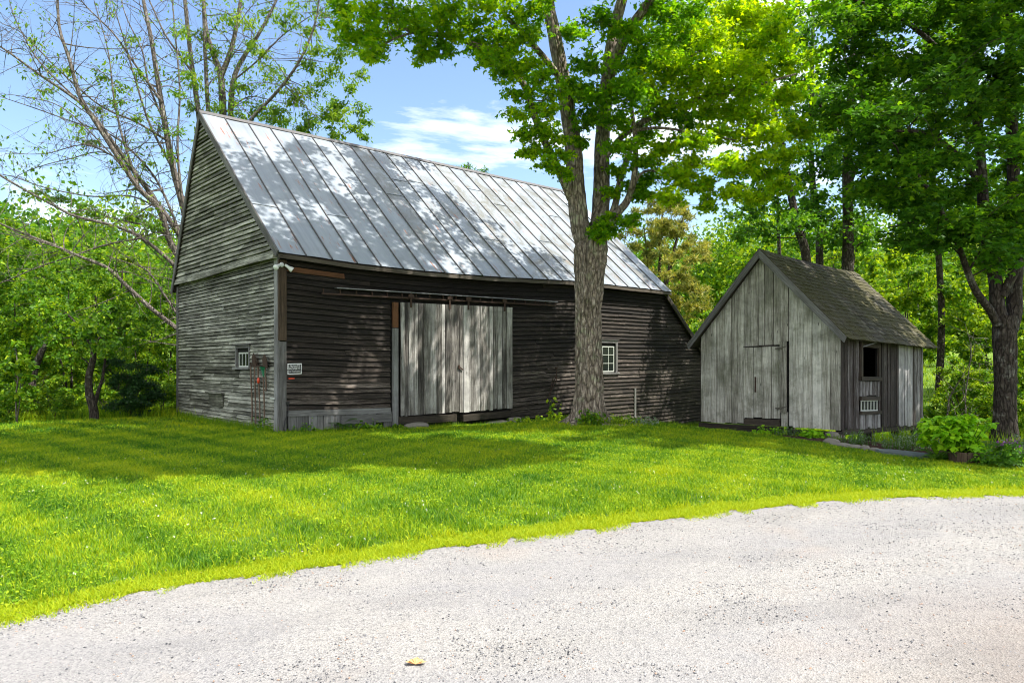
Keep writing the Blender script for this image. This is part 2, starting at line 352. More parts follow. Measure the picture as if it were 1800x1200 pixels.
def grid(xs,ys,zf,acc,tint=.5,keep=None):
    X,Y=np.meshgrid(xs,ys,indexing='ij'); Z=zf(X,Y); V=np.stack([X,Y,Z],-1).reshape(-1,3)
    nx,ny=X.shape; i=np.arange(nx-1)[:,None]*ny; j=np.arange(ny-1)[None,:]
    Fq=np.stack([i+j,i+ny+j,i+ny+j+1,i+j+1],-1).reshape(-1,4)
    if keep is not None:
        c=V[Fq].mean(1); Fq=Fq[keep(c[:,0],c[:,1])]
    acc.quads(V,Fq,tint)
def hump(X,Y): return G(X,Y)
xs=np.unique(np.r_[-600,-400,-250,-160,-110,-85,np.arange(-70,-16,3.),np.arange(-16,20,.35),np.arange(20,72,3.),85,110,160,250,400,600])
ys=np.unique(np.r_[-300,-120,-60,-40,-25,np.arange(-16,2,2.),np.arange(2,30,.35),np.arange(30,90,3.),110,160,250,400,700])
a=Acc(); grid(xs,ys,G,a); g=solo('ground',a,M['litter'],kind='structure',smooth=True)
# lawn sheet
a=Acc(); 
def lawn_in(X,Y):
    back=np.interp(X,[-14.5,-9.4,-5,3.0,4.6,5.2,5.9,6.4,7.0,7.4,7.7,8.2,9.5,13],[17.6,19.2,15.2,22.5,18.0,15.5,13.7,13.0,12.4,11.7,11.1,10.6,9.9,8.9])
    left=np.interp(Y,[0,8,14,17,20],[-30,-22,-16,-14.5,-13])
    return (Y>edge(X)-.25)&(Y<back+.06*wob(X,1,2.))&(X>left)
xs=np.arange(-30,14,.2); ys=np.arange(-12,23,.2)
xx=np.arange(-17,13,.14); u=np.linspace(0,1,110)
XX,U=np.meshgrid(xx,u,indexing='ij'); BK=np.interp(XX,[-17,-14.5,-9.4,-5,3.0,4.6,5.2,5.9,6.4,7.0,7.4,7.7,8.2,9.5,13],[17,17.6,19.2,15.4,22.5,18.0,15.5,13.7,13.0,12.4,11.7,11.1,10.6,9.9,8.9]); E0=edge(XX)-.03; YY=E0+(BK-E0)*U
nx,ny=XX.shape; i=np.arange(nx-1)[:,None]*ny; j=np.arange(ny-1)[None,:]
a.quads(np.stack([XX,YY,G(XX,YY)+.012],-1),np.stack([i+j,i+ny+j,i+ny+j+1,i+j+1],-1)); solo('lawn_soil',a,M['ground'],kind='structure',smooth=True)
# road
a=Acc(); u=np.linspace(0,1,150); xx=np.arange(-25,26,.12)
XX,U=np.meshgrid(xx,u,indexing='ij'); YY=edge(XX)-(edge(XX)+12)*(U**2)
ZZ=G(XX,YY)+.022-.004*(1-sstep(0,.2,edge(XX)-YY))+.006*wob(XX,YY,2.)
nx,ny=XX.shape; i=np.arange(nx-1)[:,None]*ny; j=np.arange(ny-1)[None,:]
a.quads(np.stack([XX,YY,ZZ],-1),np.stack([i+j,i+j+1,i+ny+j+1,i+ny+j],-1)); solo('road',a,M['gravel'],kind='structure',smooth=True)
# loose stones on the road
def pebbles():
    n=80000; Y=2.4+6.2*RNG.random(n)**1.25; X=(RNG.random(n)*2-1)*(Y*.86+.6); k=(Y<edge(X)-.02)|((Y<edge(X)+.5)&(RNG.random(n)<.22)); X=X[k]; Y=Y[k]
    d=edge(X)-Y; tr=wob(X*.35,Y*1.6,1.6)+.5*wob(X,Y,1.)
    k=(RNG.random(len(X))<np.clip(.18+.65*(tr>.25)+.8*np.exp(-d/.25)+.3*(X>3),0,1)); X=X[k];Y=Y[k]; n=len(X)
    s=.0035+.006*RNG.random(n)**3+.002*(RNG.random(n)<.05); s=s*(.8+Y*.06)
    Z=G(X,Y)+.024
    oc=np.array([[1,0,0],[0,1,0],[-1,0,0],[0,-1,0],[0,0,.8],[0,0,-.6]]); C=np.stack([X,Y,Z],-1)
    an=RNG.random(n)*6.28; c,sn=np.cos(an),np.sin(an)
    J=oc[None]*(1+.35*(RNG.random((n,6,3))-.5)); V=np.stack([J[...,0]*c[:,None]-J[...,1]*sn[:,None]*.8,J[...,0]*sn[:,None]+J[...,1]*c[:,None]*.8,J[...,2]*.75],-1)*s[:,None,None]+C[:,None]
    f=np.array([[0,1,4],[1,2,4],[2,3,4],[3,0,4]]); Ft=(np.arange(n)[:,None,None]*6+f[None]).reshape(-1,3)
    a=Acc(); a.tris(V,Ft,np.repeat(RNG.random(n)**.8,4)); solo('loose_gravel',a,M['pebble'],'loose grey stones scattered over the pale gravel drive','gravel',kind='stuff')
pebbles()

# ------------------------------------------------------------------ grass
SB=None
def in_quad(X,Y,q):
    q=np.asarray(q); ins=np.ones(X.shape,bool)
    for i in range(len(q)):
        a_,b_=q[i],q[(i+1)%len(q)]; ins&=((b_[0]-a_[0])*(Y-a_[1])-(b_[1]-a_[1])*(X-a_[0]))>0
    return ins
u_=np.array([.735,.678]); v_=np.array([-.678,.735]); C0=np.array([-5.06,14.8])
BARNQ=[C0,C0+u_*17,C0+u_*17+v_*6.8,C0+v_*6.8]
w_=np.array([.781,.625]); q_=np.array([-.625,.781]); K0=np.array([6.98,14.5])
SHEDQ=[K0,K0+w_*4.3,K0+w_*4.3+q_*3.53,K0+q_*3.53]
def blades(n,Y0,Y1,pw,h0,h1,wd,acc,cond,lift=1.0):
    Y=Y0+(Y1-Y0)*RNG.random(n)**pw; X=(RNG.random(n)*2-1)*(Y*.86+1.2)
    k=cond(X,Y)&~in_quad(X,Y,BARNQ)&~in_quad(X,Y,SHEDQ); X=X[k];Y=Y[k];n=len(X); Z=G(X,Y)+.012
    d=Y-edge(X)
    tuft=wob(X,Y,1.1)*.5+wob(X,Y,3.7,1.)*.5
    h=(h0+(h1-h0)*RNG.random(n))*(1+.45*tuft); h=h*np.where(d<.22,.45,1)*np.where((d>.22)&(d<1.5),1+.7*np.exp(-(d-.25)/.5)*(tuft>-.1),1)
    w=wd*(.7+.6*RNG.random(n))*(.55+Y*.075)
    an=RNG.random(n)*6.28; lean=h*(.25+.75*RNG.random(n)); la=an+RNG.normal(0,1,n)
    B=np.stack([X,Y,Z],-1); pv=np.stack([np.cos(an),np.sin(an),0*an],-1)*w[:,None]*.5
    L=np.stack([np.cos(la)*lean,np.sin(la)*lean,h],-1); Mid=B+L*np.array([.35,.35,.62])
    V=np.stack([B-pv,B+pv,Mid+pv*.8,Mid-pv*.8,B+L],1)
    i=np.arange(n)*5
    tint=.46+.26*wob(X,Y,.5,2.)+.28*wob(X,Y,2.1)+.1*np.sin((X*.8+Y)*5.2)*(X<0)+RNG.normal(0,.24,n)+np.where(d<.3,.35,0)
    tint=np.clip(tint,0,1)
    st=(RNG.random(n)<.03); tint=np.where(st,1,tint)
    acc.n0=acc.n
    acc.V.append(V.reshape(-1,3)); acc.Q.append(np.stack([i,i+1,i+2,i+3],-1)+acc.n); acc.qt.append(tint); acc.quv.append(np.zeros((n,4,2)))
    acc.T.append(np.stack([i+3,i+2,i+4],-1)+acc.n); acc.tt.append(tint); acc.n+=n*5
a=Acc()
blades(270000,3.4,9.5,1.0,.026,.058,.0065,a,lambda X,Y:lawn_in(X,Y)&(Y>edge(X)+.0+.12*RNG.random(len(X))))
blades(230000,9.0,15,1.0,.028,.055,.008,a,lawn_in)
blades(110000,14.,21,1.0,.04,.08,.009,a,lawn_in)
# sparse fringe creeping onto the gravel
def edge_blades(n,acc):
    X=RNG.uniform(-4.2,8,n); d=.34*RNG.random(n)**1.1-.03-.22*RNG.random(n)**3*(wob(X,0,2.3)+.5*wob(X,1,7.)>0); Y=edge(X)+d; Z=G(X,Y)+.016; h=.012+.028*RNG.random(n); an=RNG.random(n)*6.28; w=.005*(.55+Y*.075)
    B=np.stack([X,Y,Z],-1); pv=np.stack([np.cos(an),np.sin(an),0*an],-1)*w[:,None]; V=np.stack([B-pv,B+pv,B+np.stack([RNG.normal(0,.8,n)*h,RNG.normal(0,.8,n)*h,h],-1)],1)
    acc.tris(V,np.arange(n*3).reshape(-1,3),np.clip(RNG.normal(.8,.15,n),0,1))
edge_blades(90000,a)
blades(30000,3.2,8.6,1.0,.012,.03,.006,a,lambda X,Y:(np.abs(Y-edge(X)+.03)<.09*RNG.random(len(X))))
solo('grass',a,M['grass'],'short bright green grass of the mown lawn','grass',kind='stuff')
def clover():
    a=Acc(); n=60000; Y=4+10*RNG.random(n)**1.2; X=(RNG.random(n)*2-1)*(Y*.86+1)
    k=lawn_in(X,Y)&(Y>edge(X)+.2)&(wob(X,Y,1.9,4.)+.3*wob(X,Y,6.)>-.05)&~in_quad(X,Y,BARNQ)&~in_quad(X,Y,SHEDQ); X=X[k];Y=Y[k];n=len(X)
    C=np.stack([X,Y,G(X,Y)+.04+.035*RNG.random(n)],-1); leaves(a,C,.014+.014*RNG.random(n),'kite',2.5,.25+.6*RNG.random(n),wr=.45)
    return a
def leaves(acc,C,size,shape='kite',upb=.8,tint=.5,wr=.3,droop=.2):
    n=len(C); size=np.broadcast_to(size,(n,)).astype(float)
    N=RNG.normal(size=(n,3)); N/=np.linalg.norm(N,axis=1)[:,None]; N[:,2]+=upb; N/=np.linalg.norm(N,axis=1)[:,None]
    A=RNG.normal(size=(n,3)); A-= (A*N).sum(1)[:,None]*N; A/=np.linalg.norm(A,axis=1)[:,None]+1e-9; A[:,2]-=droop; 
    Bv=np.cross(N,A); tint=np.broadcast_to(tint,(n,))
    def kites(A_,B_,s,off,wr_):
        a_=A_*s[:,None]; b_=B_*s[:,None]*wr_
        V=np.stack([C,C+a_*.45+b_,C+a_-N*s[:,None]*.12,C+a_*.45-b_],1)
        i=np.arange(n)[:,None]*4+np.arange(4)[None]
        acc.V.append(V.reshape(-1,3)); acc.Q.append(i+acc.n); acc.qt.append(tint); acc.quv.append(np.zeros((n,4,2))); acc.n+=n*4
    if shape=='kite': kites(A,Bv,size,0,wr)
    elif shape=='maple':
        kites(A,Bv,size,0,.26)
        for sg in (1,-1):
            c,s_=math.cos(R(58)),math.sin(R(58))*sg
            kites(A*c+Bv*s_,Bv*c-A*s_,size*.8,0,.26)
cl=clover(); solo('clover',cl,M['grass'],'low clover leaves mixed through the mown grass','clover',kind='stuff')
def clover_fl():
    a=Acc(); n=600; Y=4.3+7*RNG.random(n)**1.2; X=(RNG.random(n)*2-1)*(Y*.86+1)
    k=lawn_in(X,Y)&(Y>edge(X)+.2)&(wob(X,Y,1.3,2.)>.1); X=X[k];Y=Y[k];n=len(X); C=np.stack([X,Y,G(X,Y)+.075+.03*RNG.random(n)],-1)
    for t in range(4): leaves(a,C+RNG.normal(0,.003,(n,3)),.0105,'kite',.6,RNG.random(n),wr=.5)
    return a
solo('clover_flowers',clover_fl(),M['flower_white'],'tiny white clover flowers dotting the lawn','clover flowers',kind='stuff')
# ------------------------------------------------------------------ barn
def BW(V, warp=True):     # barn frame (t along the front, s back, z up) -> place
    V=np.asarray(V,float); t,s,z=V[...,0],V[...,1],V[...,2]
    if warp:
        dz=np.interp(t,[-1,0,1.8,3.5,6,9.5,12,14,18],[.03,0,-.10,-.14,-.13,-.05,-.09,-.12,-.12])*np.clip(1-(z-4)/4*.8,.2,1)*np.clip(1-s/3,0,1)
        dz=dz-.17*np.clip(s,0,6.8)/6.8*np.clip(1-(z-3.8)/3,0,1)
        z=z+dz
    o=np.stack([C0[0]+u_[0]*t+v_[0]*s, C0[1]+u_[1]*t+v_[1]*s, z],-1); return o
BWf=lambda V:BW(V,False)
def bthing(name,label,cat,t,s,z,group=None):
    return thing(name,label,cat,tuple(BW(np.array([t,s,z]),False)),group)
barn=bthing('barn','long dark weathered clapboard barn with a standing seam metal roof','barn',0,0,0)
def span_cut(a,b,holes):
    out=[(a,b)]
    for h0,h1 in holes:
        nw=[]
        for x0,x1 in out:
            if h1<=x0 or h0>=x1: nw.append((x0,x1)); continue
            if h0>x0: nw.append((x0,h0))
            if h1<x1: nw.append((h1,x1))
        out=nw
    return [o for o in out if o[1]-o[0]>.05]
def clap_run(acc,x0,x1,z,ex,face,th,tintf,jit=.006,seg=.45,lmin=1.2,lmax=4.2):
    """one course from x0 to x1; face(x,out,z)->barn coords"""
    x=x0
    first=True
    while x<x1-.02:
        L=lmin+(lmax-lmin)*RNG.random(); e=min(x+L,x1)
        if x1-e<.4: e=x1
        n=max(2,int((e-x)/seg)+1); X=np.linspace(x+.002,e-.002,n)
        jb=RNG.normal(0,jit*.6,n)+RNG.normal(0,jit*.7); jt=RNG.normal(0,.003)
        o=th*(.85+.3*RNG.random()); 
        ob=o+RNG.normal(0,.0022,n)
        zt=z+ex*.83+jt+RNG.normal(0,ex*.02,n); rings=np.stack([face(X,0*X-.004,z+jb),face(X,ob,z+jb),face(X,0*X+.008,zt),face(X,0*X-.012,zt)],1)
        acc.strip(rings,tintf(x,e,z))
        x=e
def front_face(X,o,z): return np.stack([X,-o,np.broadcast_to(z,X.shape)],-1)
def left_face(X,o,z): return np.stack([-o,X,np.broadcast_to(z,X.shape)],-1)
a=Acc(); z=.50
D0,D1=2.95,6.80     # sliding doors
W0,W1,WZ0,WZ1=10.42,11.62,1.02,2.12
while z<3.9:
    tr=14.32 if z>3.8 else min(16.95,14.32+(3.86-z)*1.19)
    holes=[]
    if z<3.06: holes.append((D0-.14,D1))
    if z+.13>WZ0 and z<WZ1: holes.append((W0,W1))
    for x0,x1 in span_cut(.15,tr,holes):
        def tf(x,e,zz):
            m=(x+e)/2
            b=.22+RNG.normal(0,.07)
            if e<2.7 and 3.30<zz<3.56 and RNG.random()<.65: return 1.7
            if e<2.2 and 2.8<zz<3.1 and RNG.random()<.4: return 1.7
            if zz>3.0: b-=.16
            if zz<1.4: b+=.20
            if m>12: b-=.06
            return float(np.clip(b,0,1))
        clap_run(a,x0,x1,z,.127,front_face,.05,tf,jit=.008,lmin=1.0,lmax=3.6)
    z+=.127
# lower courses to the right of the doors, following the falling ground
z=.375
while z>-1.35:
    x1=min(16.95,14.32+(3.86-z)*1.19); x0=D1 if z>-.2 else 9.5+(-.2-z)*5
    for p0,p1 in span_cut(x0,x1,[]): clap_run(a,p0,p1,z,.127,front_face,.05,lambda x,e,zz:float(np.clip(.42+RNG.normal(0,.07)-.14*(x>12),0,1)),lmin=1.0,lmax=3.6)
    z-=.127
part('front_clapboards',a,M['clap_front'],barn,xf=BW)
# backing walls so the gaps stay dark
def prism(acc,poly,d,tint=.1):
    poly=np.asarray(poly,float); d=np.asarray(d,float); c=poly.mean(0); n=len(poly)
    V=np.concatenate([poly,poly+d,[c],[c+d]]); T=[]
    for i in range(n): j=(i+1)%n; T+=[[i,j,2*n],[n+j,n+i,2*n+1],[i,n+i,n+j],[i,n+j,j]]
    acc.tris(V,T,tint)
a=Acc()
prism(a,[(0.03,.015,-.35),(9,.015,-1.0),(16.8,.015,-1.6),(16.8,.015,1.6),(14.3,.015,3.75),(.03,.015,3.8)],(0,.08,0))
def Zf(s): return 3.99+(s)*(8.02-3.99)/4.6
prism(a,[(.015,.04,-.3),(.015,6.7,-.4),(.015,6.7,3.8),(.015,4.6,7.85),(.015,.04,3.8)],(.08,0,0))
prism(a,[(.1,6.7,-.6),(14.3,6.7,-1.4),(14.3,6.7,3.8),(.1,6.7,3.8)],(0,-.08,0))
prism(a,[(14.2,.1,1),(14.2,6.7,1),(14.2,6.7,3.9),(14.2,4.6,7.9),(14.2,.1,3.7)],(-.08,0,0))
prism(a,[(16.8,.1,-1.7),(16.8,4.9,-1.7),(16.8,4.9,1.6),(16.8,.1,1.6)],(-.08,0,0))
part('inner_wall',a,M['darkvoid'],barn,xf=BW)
# gable wall, lower
a=Acc(); z=-.12; LW0,LW1,LZ0,LZ1=1.50,2.36,1.40,1.93
while z<3.78:
    holes=[]
    if z+.08>LZ0 and z<LZ1: holes.append((LW0,LW1))
    b0=.0 if z>.0 else 0
    for x0,x1 in span_cut(.13,6.72,holes):
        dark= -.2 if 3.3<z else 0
        clap_run(a,x0,x1,z,.088,left_face,.038,lambda x,e,zz:float(np.clip(.68+RNG.normal(0,.10)+dark-(.3 if (2.9<x<4.3 and .25<zz<.55) else 0)-(.25 if (1.4<x<2.4 and .9<zz<1.4) else 0),0,1)),jit=.004,seg=.5,lmin=.7,lmax=2.8)
    z+=.088
part('side_clapboards',a,M['clap_side'],barn,xf=BW)
a=Acc(); z=3.90
while z<7.9:
    s0=max(.0,(z-3.9)/(8.02-3.9)*4.6)+.06; s1=6.86-(z-3.78)/(8.02-3.78)*2.2-.05
    if s1-s0>.15: clap_run(a,s0,s1,z,.105,lambda X,o,zz:left_face(X,o+.07,zz),.042,lambda x,e,zz:float(np.clip(.62+RNG.normal(0,.09),0,1)),jit=.004,seg=.6,lmin=.9,lmax=2.8)
    z+=.105
n=8; S=np.linspace(-.02,6.86,n); zz=3.80-.0*S+.02*np.sin(S)
a.strip(np.stack([left_face(S,0*S+.01,zz),left_face(S,0*S+.15,zz-.015),left_face(S,0*S+.11,zz+.13),left_face(S,0*S+.01,zz+.13)],1),.62)
part('gable_clapboards',a,M['clap_side'],barn,xf=BW)
# corner boards
a=Acc()
a.box((-.015,.065,1.95),(.05,.17,4.0),tint=.85,along=2)
part('corner_board',a,M['trim'],barn,xf=BW)
a=Acc(); a.box((.068,-.035,2.9),(.175,.045,1.75),tint=.35,along=2); 
o=part('corner_board',a,M['trim_brown'],barn,xf=BW,label='brown upper corner board')
a=Acc(); a.box((.068,-.035,.92),(.168,.045,2.16),tint=.42,along=2); part('corner_board',a,M['trim'],barn,xf=BW)
a=Acc(); a.box((-.02,6.78,1.7),(.06,.12,4.1),tint=.5,along=2); part('corner_board',a,M['trim'],barn,xf=BW)
# skirt below left front
a=Acc(); a.box((1.50,-.045,.44),(2.62,.03,.13),tint=.62)
a.box((2.15,-.06,.27),(1.35,.035,.19),tint=.5)
x=.2
while x<2.75:
    w=.14+.13*RNG.random()
    if not(2.35<x<2.5): a.box((x+w/2,-.02+RNG.normal(0,.006),.09),(w-.01,.025,.62+RNG.normal(0,.01)),tint=.55+RNG.normal(0,.14),along=2)
    x+=w
part('skirt_boards',a,M['trim'],barn,xf=BW)
# roof
E=(-.30,3.90); RD=(4.6,8.09); RE=(7.0,3.62)
def roof_panels(acc,p0,p1,t0,t1,npan,th=.03,rake_end=0.):
    T=np.linspace(t0,t1,npan+1); d=np.array(p1)-np.array(p0); L=np.hypot(*d); nrm=np.array([-d[1],d[0]])/L
    if nrm[1]<0: nrm=-nrm
    k=9
    for i in range(npan):
        f=np.linspace(0,1,k); q=np.linspace(0,1,4)
        FF,QQ=np.meshgrid(f,q,indexing='ij'); tt=T[i]+(T[i+1]-T[i])*QQ - rake_end*FF*(1 if i==npan-1 else i/npan*.0)*QQ
        h=.010*np.sin(FF*9+RNG.random()*6)*np.sin(QQ*math.pi)+RNG.normal(0,.0015,FF.shape)
        s=p0[0]+d[0]*FF+nrm[0]*h; z=p0[1]+d[1]*FF+nrm[1]*h - .05*np.sin(FF*math.pi)*np.sin((tt-t0)/(t1-t0)*math.pi)
        V=np.stack([tt,s,z],-1).reshape(-1,3); a_=np.arange(k-1)[:,None]*4; b_=np.arange(3)[None,:]
        Fq=np.stack([a_+b_,a_+4+b_,a_+5+b_,a_+b_+1],-1).reshape(-1,4)
        uvp=np.stack([FF*L+RNG.random()*9,(tt-T[i])+RNG.random()*30],-1).reshape(-1,2); uv=uvp[Fq]
        acc.quads(V,Fq,np.clip((i/npan*1.3)*.8+RNG.normal(0,.1),0,1),uv)
        # cross lap
        if i<=npan:
            fs=np.linspace(0,1,k); tt=np.full(k,T[i]); 
            for (tl) in (T[i],):
                s=p0[0]+d[0]*fs; z=p0[1]+d[1]*fs-.05*np.sin(fs*math.pi)*np.sin((tt-t0)/(t1-t0)*math.pi)
                b1=np.stack([tt-.011,s,z],-1); b2=np.stack([tt+.011,s,z],-1)
                up=np.array([0,nrm[0],nrm[1]])*.028
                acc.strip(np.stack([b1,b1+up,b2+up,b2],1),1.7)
        fl=.25+.6*RNG.random()
        if RNG.random()<.5:
            s_=p0[0]+d[0]*fl; z_=p0[1]+d[1]*fl-.05*math.sin(fl*math.pi)*math.sin((T[i]-t0)/(t1-t0)*math.pi)+.012
            acc.strip(np.array([[(T[i]+.02,s_,z_),(T[i]+.02,s_+nrm[0]*.01,z_+.01),(T[i]+.02,s_+.02*d[0]/L,z_+.012+.02*d[1]/L)],[(T[i+1]-.02,s_,z_),(T[i+1]-.02,s_+nrm[0]*.01,z_+.01),(T[i+1]-.02,s_+.02*d[0]/L,z_+.012+.02*d[1]/L)]]),.5,caps=False)
a=Acc(); roof_panels(a,E,RD,-.14,14.35,23); roof_panels(a,RE,RD,-.14,14.35,23)
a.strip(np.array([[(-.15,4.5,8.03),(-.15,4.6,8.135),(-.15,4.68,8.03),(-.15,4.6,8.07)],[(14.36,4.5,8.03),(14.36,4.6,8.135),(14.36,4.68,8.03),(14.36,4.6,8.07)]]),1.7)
roof=part('roof',a,M['roof'],barn,xf=BW)
def slab(acc,p0,p1,t0,t1,th,off,tint=.3,seg=12):
    d=np.array(p1)-np.array(p0); L=np.hypot(*d); nr=np.array([-d[1],d[0]])/L
    if nr[1]<0: nr=-nr
    p0=np.array(p0)+nr*off; p1=np.array(p1)+nr*off; T=np.linspace(t0,t1,seg)
    r=lambda p:np.stack([T,0*T+p[0],0*T+p[1]],-1)
    acc.strip(np.stack([r(p0),r(p0-nr*th),r(p1-nr*th),r(p1)],1),tint)
a=Acc(); slab(a,E,RD,-.12,14.33,.03,-.055,.2); slab(a,RE,RD,-.12,14.33,.03,-.055,.2)
part('roof_deck',a,M['timber'],barn,xf=BW)
a=Acc(); T=np.linspace(-.13,14.33,24)
r=lambda s,z:np.stack([T,0*T+s,0*T+z+.004*np.sin(T*3)],-1)
a.strip(np.stack([r(-.30,3.865),r(-.30,3.775),r(-.265,3.775),r(-.265,3.865)],1),.7)
part('eave_fascia',a,M['timber'],barn,xf=BW,label='mossy brown eave board')
a=Acc()
for (p0,p1) in ((E,RD),(RE,RD)):
    d=np.array(p1)-np.array(p0); L=np.hypot(*d); nr=np.array([-d[1],d[0]])/L; nr=nr if nr[1]>0 else -nr
    f=np.linspace(0,1,12)[:,None]; q=np.array(p0)[None]+d[None]*f; q[:,1]-=.0
    mk=lambda tt,o:np.c_[np.full(12,tt),q[:,0]+nr[0]*o,q[:,1]+nr[1]*o]
    a.strip(np.stack([mk(-.165,.02),mk(-.165,-.13),mk(-.135,-.13),mk(-.135,.02)],1),.35)
part('rake_board',a,M['trim'],barn,xf=BW)
# lean-to roof at the far end
a=Acc(); T=np.linspace(14.28,17.3,8); ZL=3.80-(T-14.28)*.86
rr=lambda s,dz:np.stack([T,0*T+s,ZL+dz],-1)
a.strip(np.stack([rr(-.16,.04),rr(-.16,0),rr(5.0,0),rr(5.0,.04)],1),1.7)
part('lean_to_roof',a,M['roof'],barn,xf=BW)
a=Acc(); a.strip(np.stack([rr(-.17,-.004),rr(-.17,-.17),rr(-.13,-.17),rr(-.13,-.004)],1),.25)
part('lean_to_rake',a,M['timber'],barn,xf=BW)
# windows
def sash(acc,face,x0,x1,z0,z1,o,nc,nr_,bw=.035,mw=.018):
    def bar(xa,xb,za,zb):
        c=face(np.array([(xa+xb)/2]),np.array([o]),np.array([(za+zb)/2]))[0]
        sz=face(np.array([xb-xa]),np.array([.03]),np.array([zb-za]))[0]
        acc.box(c,np.abs(sz),tint=.5,along=2 if zb-za>xb-xa else (0 if abs(sz[0])>abs(sz[1]) else 1))
    bar(x0,x0+bw,z0,z1);bar(x1-bw,x1,z0,z1);bar(x0+bw,x1-bw,z0,z0+bw);bar(x0+bw,x1-bw,z1-bw,z1)
    for i in range(1,nc): xm=x0+(x1-x0)*i/nc; bar(xm-mw/2,xm+mw/2,z0+bw,z1-bw)
    for i in range(1,nr_):
        zm=z0+(z1-z0)*i/nr_
        for j in range(nc): 
            xa=x0+(x1-x0)*j/nc+(bw if j==0 else mw/2); xb=x0+(x1-x0)*(j+1)/nc-(bw if j==nc-1 else mw/2); bar(xa,xb,zm-mw/2,zm+mw/2)
def window(face,x0,x1,z0,z1,sx0,sx1,sz0,sz1,nc,nr_,label,cas=.09):
    a=Acc()
    def bx(xa,xb,za,zb,o,d,tn=.5,al=2):
        c=face(np.array([(xa+xb)/2]),np.array([o]),np.array([(za+zb)/2]))[0]; sz=np.abs(face(np.array([xb-xa]),np.array([d]),np.array([zb-za]))[0])
        a.box(c,sz,tint=tn,along=al)
    hx=0 if face is front_face else 1
    bx(x0,x0+cas,z0+.04,z1,.02,.05); bx(x1-cas,x1,z0+.04,z1,.02,.05); bx(x0+cas,x1-cas,z1-cas,z1,.02,.048,.4,hx)
    bx(x0-.05,x1+.05,z0-.01,z0+.04,.045,.10,.7,hx); bx(x0-.05,x1+.05,z1,z1+.03,.035,.08,.15,hx)
    w=part('window',a,M['trim'],barn,xf=BW,label=label)
    b=Acc(); sash(b,face,sx0,sx1,sz0,sz1,-.005,nc,nr_); part('sash',b,M['white'],barn,parent=w,xf=BW)
    b=Acc(); c=face(np.array([(sx0+sx1)/2]),np.array([-.008]),np.array([(sz0+sz1)/2]))[0]; sz=np.abs(face(np.array([sx1-sx0-.02]),np.array([.008]),np.array([sz1-sz0-.02]))[0])
    b.box(c,sz); part('pane',b,M['glass'],barn,parent=w,xf=BW)
window(front_face,W0,W1,WZ0,WZ1,W0+.17,W1-.15,WZ0+.06,WZ1-.2,3,3,'white sashed window partly hidden by the big maple trunk')
window(left_face,LW0,LW1,LZ0,LZ1+.02,LW0+.10,LW1-.13,LZ0+.04,LZ1-.14,3,1,'small three pane window in the gable end',.06)
a=Acc(); a.box((-.07,3.65,.79),(.12,1.15,.035),tint=.7,along=1); a.box((-.045,3.65,.60),(.03,1.0,.30),tint=.35,along=1); part('hatch',a,M['clap_side'],barn,xf=BW)
a=Acc(); a.box((12.55,-.05,.0),(.09,.03,1.0),tint=.55,along=2); part('batten',a,M['trim'],barn,xf=BW)
# sliding doors
def planks(acc,x0,x1,z0,z1,face,o,th,wmin,wmax,tb,ts,tintf=None,rag=.02):
    x=x0
    while x<x1-.01:
        w=min(wmin+(wmax-wmin)*RNG.random(),x1-x)
        if x1-x-w<wmin*.5: w=x1-x
        xa,xb=x+.0055,x+w-.0055; zb=z0+RNG.normal(0,rag); zt=z1(x+w/2) if callable(z1) else z1; zt0=z1(xa) if callable(z1) else z1; zt1=z1(xb) if callable(z1) else z1
        oo=o+RNG.normal(0,.007); tilt=RNG.normal(0,.003)
        f=lambda X,O,Z:face(np.array([X]),np.array([O]),np.array([Z]))[0]
        tn=tb+RNG.normal(0,ts) if tintf is None else tintf(x)
        nseg=4; rg=[]
        for i in range(nseg):
            q=i/(nseg-1); za=zb+(zt0-zb)*q; zc=zb+(zt1-zb)*q; j=RNG.normal(0,.0015)
            rg.append([f(xa,oo+tilt+j,za),f(xb,oo-tilt+j,zc),f(xb,oo-th,zc),f(xa,oo-th,za)])
        acc.strip(np.array(rg),float(np.clip(tn,0,1)) if tn<1.4 else tn)
        x+=w
mid=4.87
for k,(x0,x1,zb) in enumerate(((3.05,mid-.012,.16),(mid+.012,6.78,.12))):
    a=Acc(); planks(a,x0,x1,zb,2.96,front_face,.13,.03,.10,.22,.55,.2,rag=.01)
    d=part('sliding_door',a,M['door'],barn,xf=BWf)
    if k==0:
        b=Acc(); b.box((mid-.02,-.15,1.33),(.05,.03,.10)); b.box((mid+.05,-.155,1.29),(.16,.02,.03),ax=np.array([[.86,0,-.5],[0,1,0],[.5,0,.86]])); part('latch',b,M['iron'],barn,parent=d,xf=BWf)
    for hx in (x0+.28,x1-.32):
        b=Acc(); b.box((hx,-.16,3.02),(.05,.02,.36),along=2); b.box((hx,-.165,3.13),(.16,.03,.07)); th=np.arange(12)*math.tau/12
        b.strip(np.stack([np.stack([hx+.06*np.cos(th),0*th-.14-dd,3.10+.06*np.sin(th)],-1) for dd in (0,.02)]),caps=False); part('roller_hanger',b,M['iron'],barn,parent=d,xf=BWf)
a=Acc(); a.box((4.95,-.12,3.205),(7.3,.12,.022),ax=np.array([[1,0,-.004],[0,1,0],[.004,0,1]]),tint=.8)
part('track_hood',a,M['track'],barn,xf=BWf)
a=Acc(); a.box((4.75,-.13,3.075),(7.6,.03,.035))
for x in np.arange(1.0,8.8,.42): a.box((x,-.10,3.14),(.022,.03,.12),along=2)
part('door_track',a,M['iron'],barn,xf=BWf)
a=Acc(); a.box((2.93,-.06,1.05),(.15,.06,2.55),tint=.75,along=2); part('door_post',a,M['trim'],barn,xf=BWf)
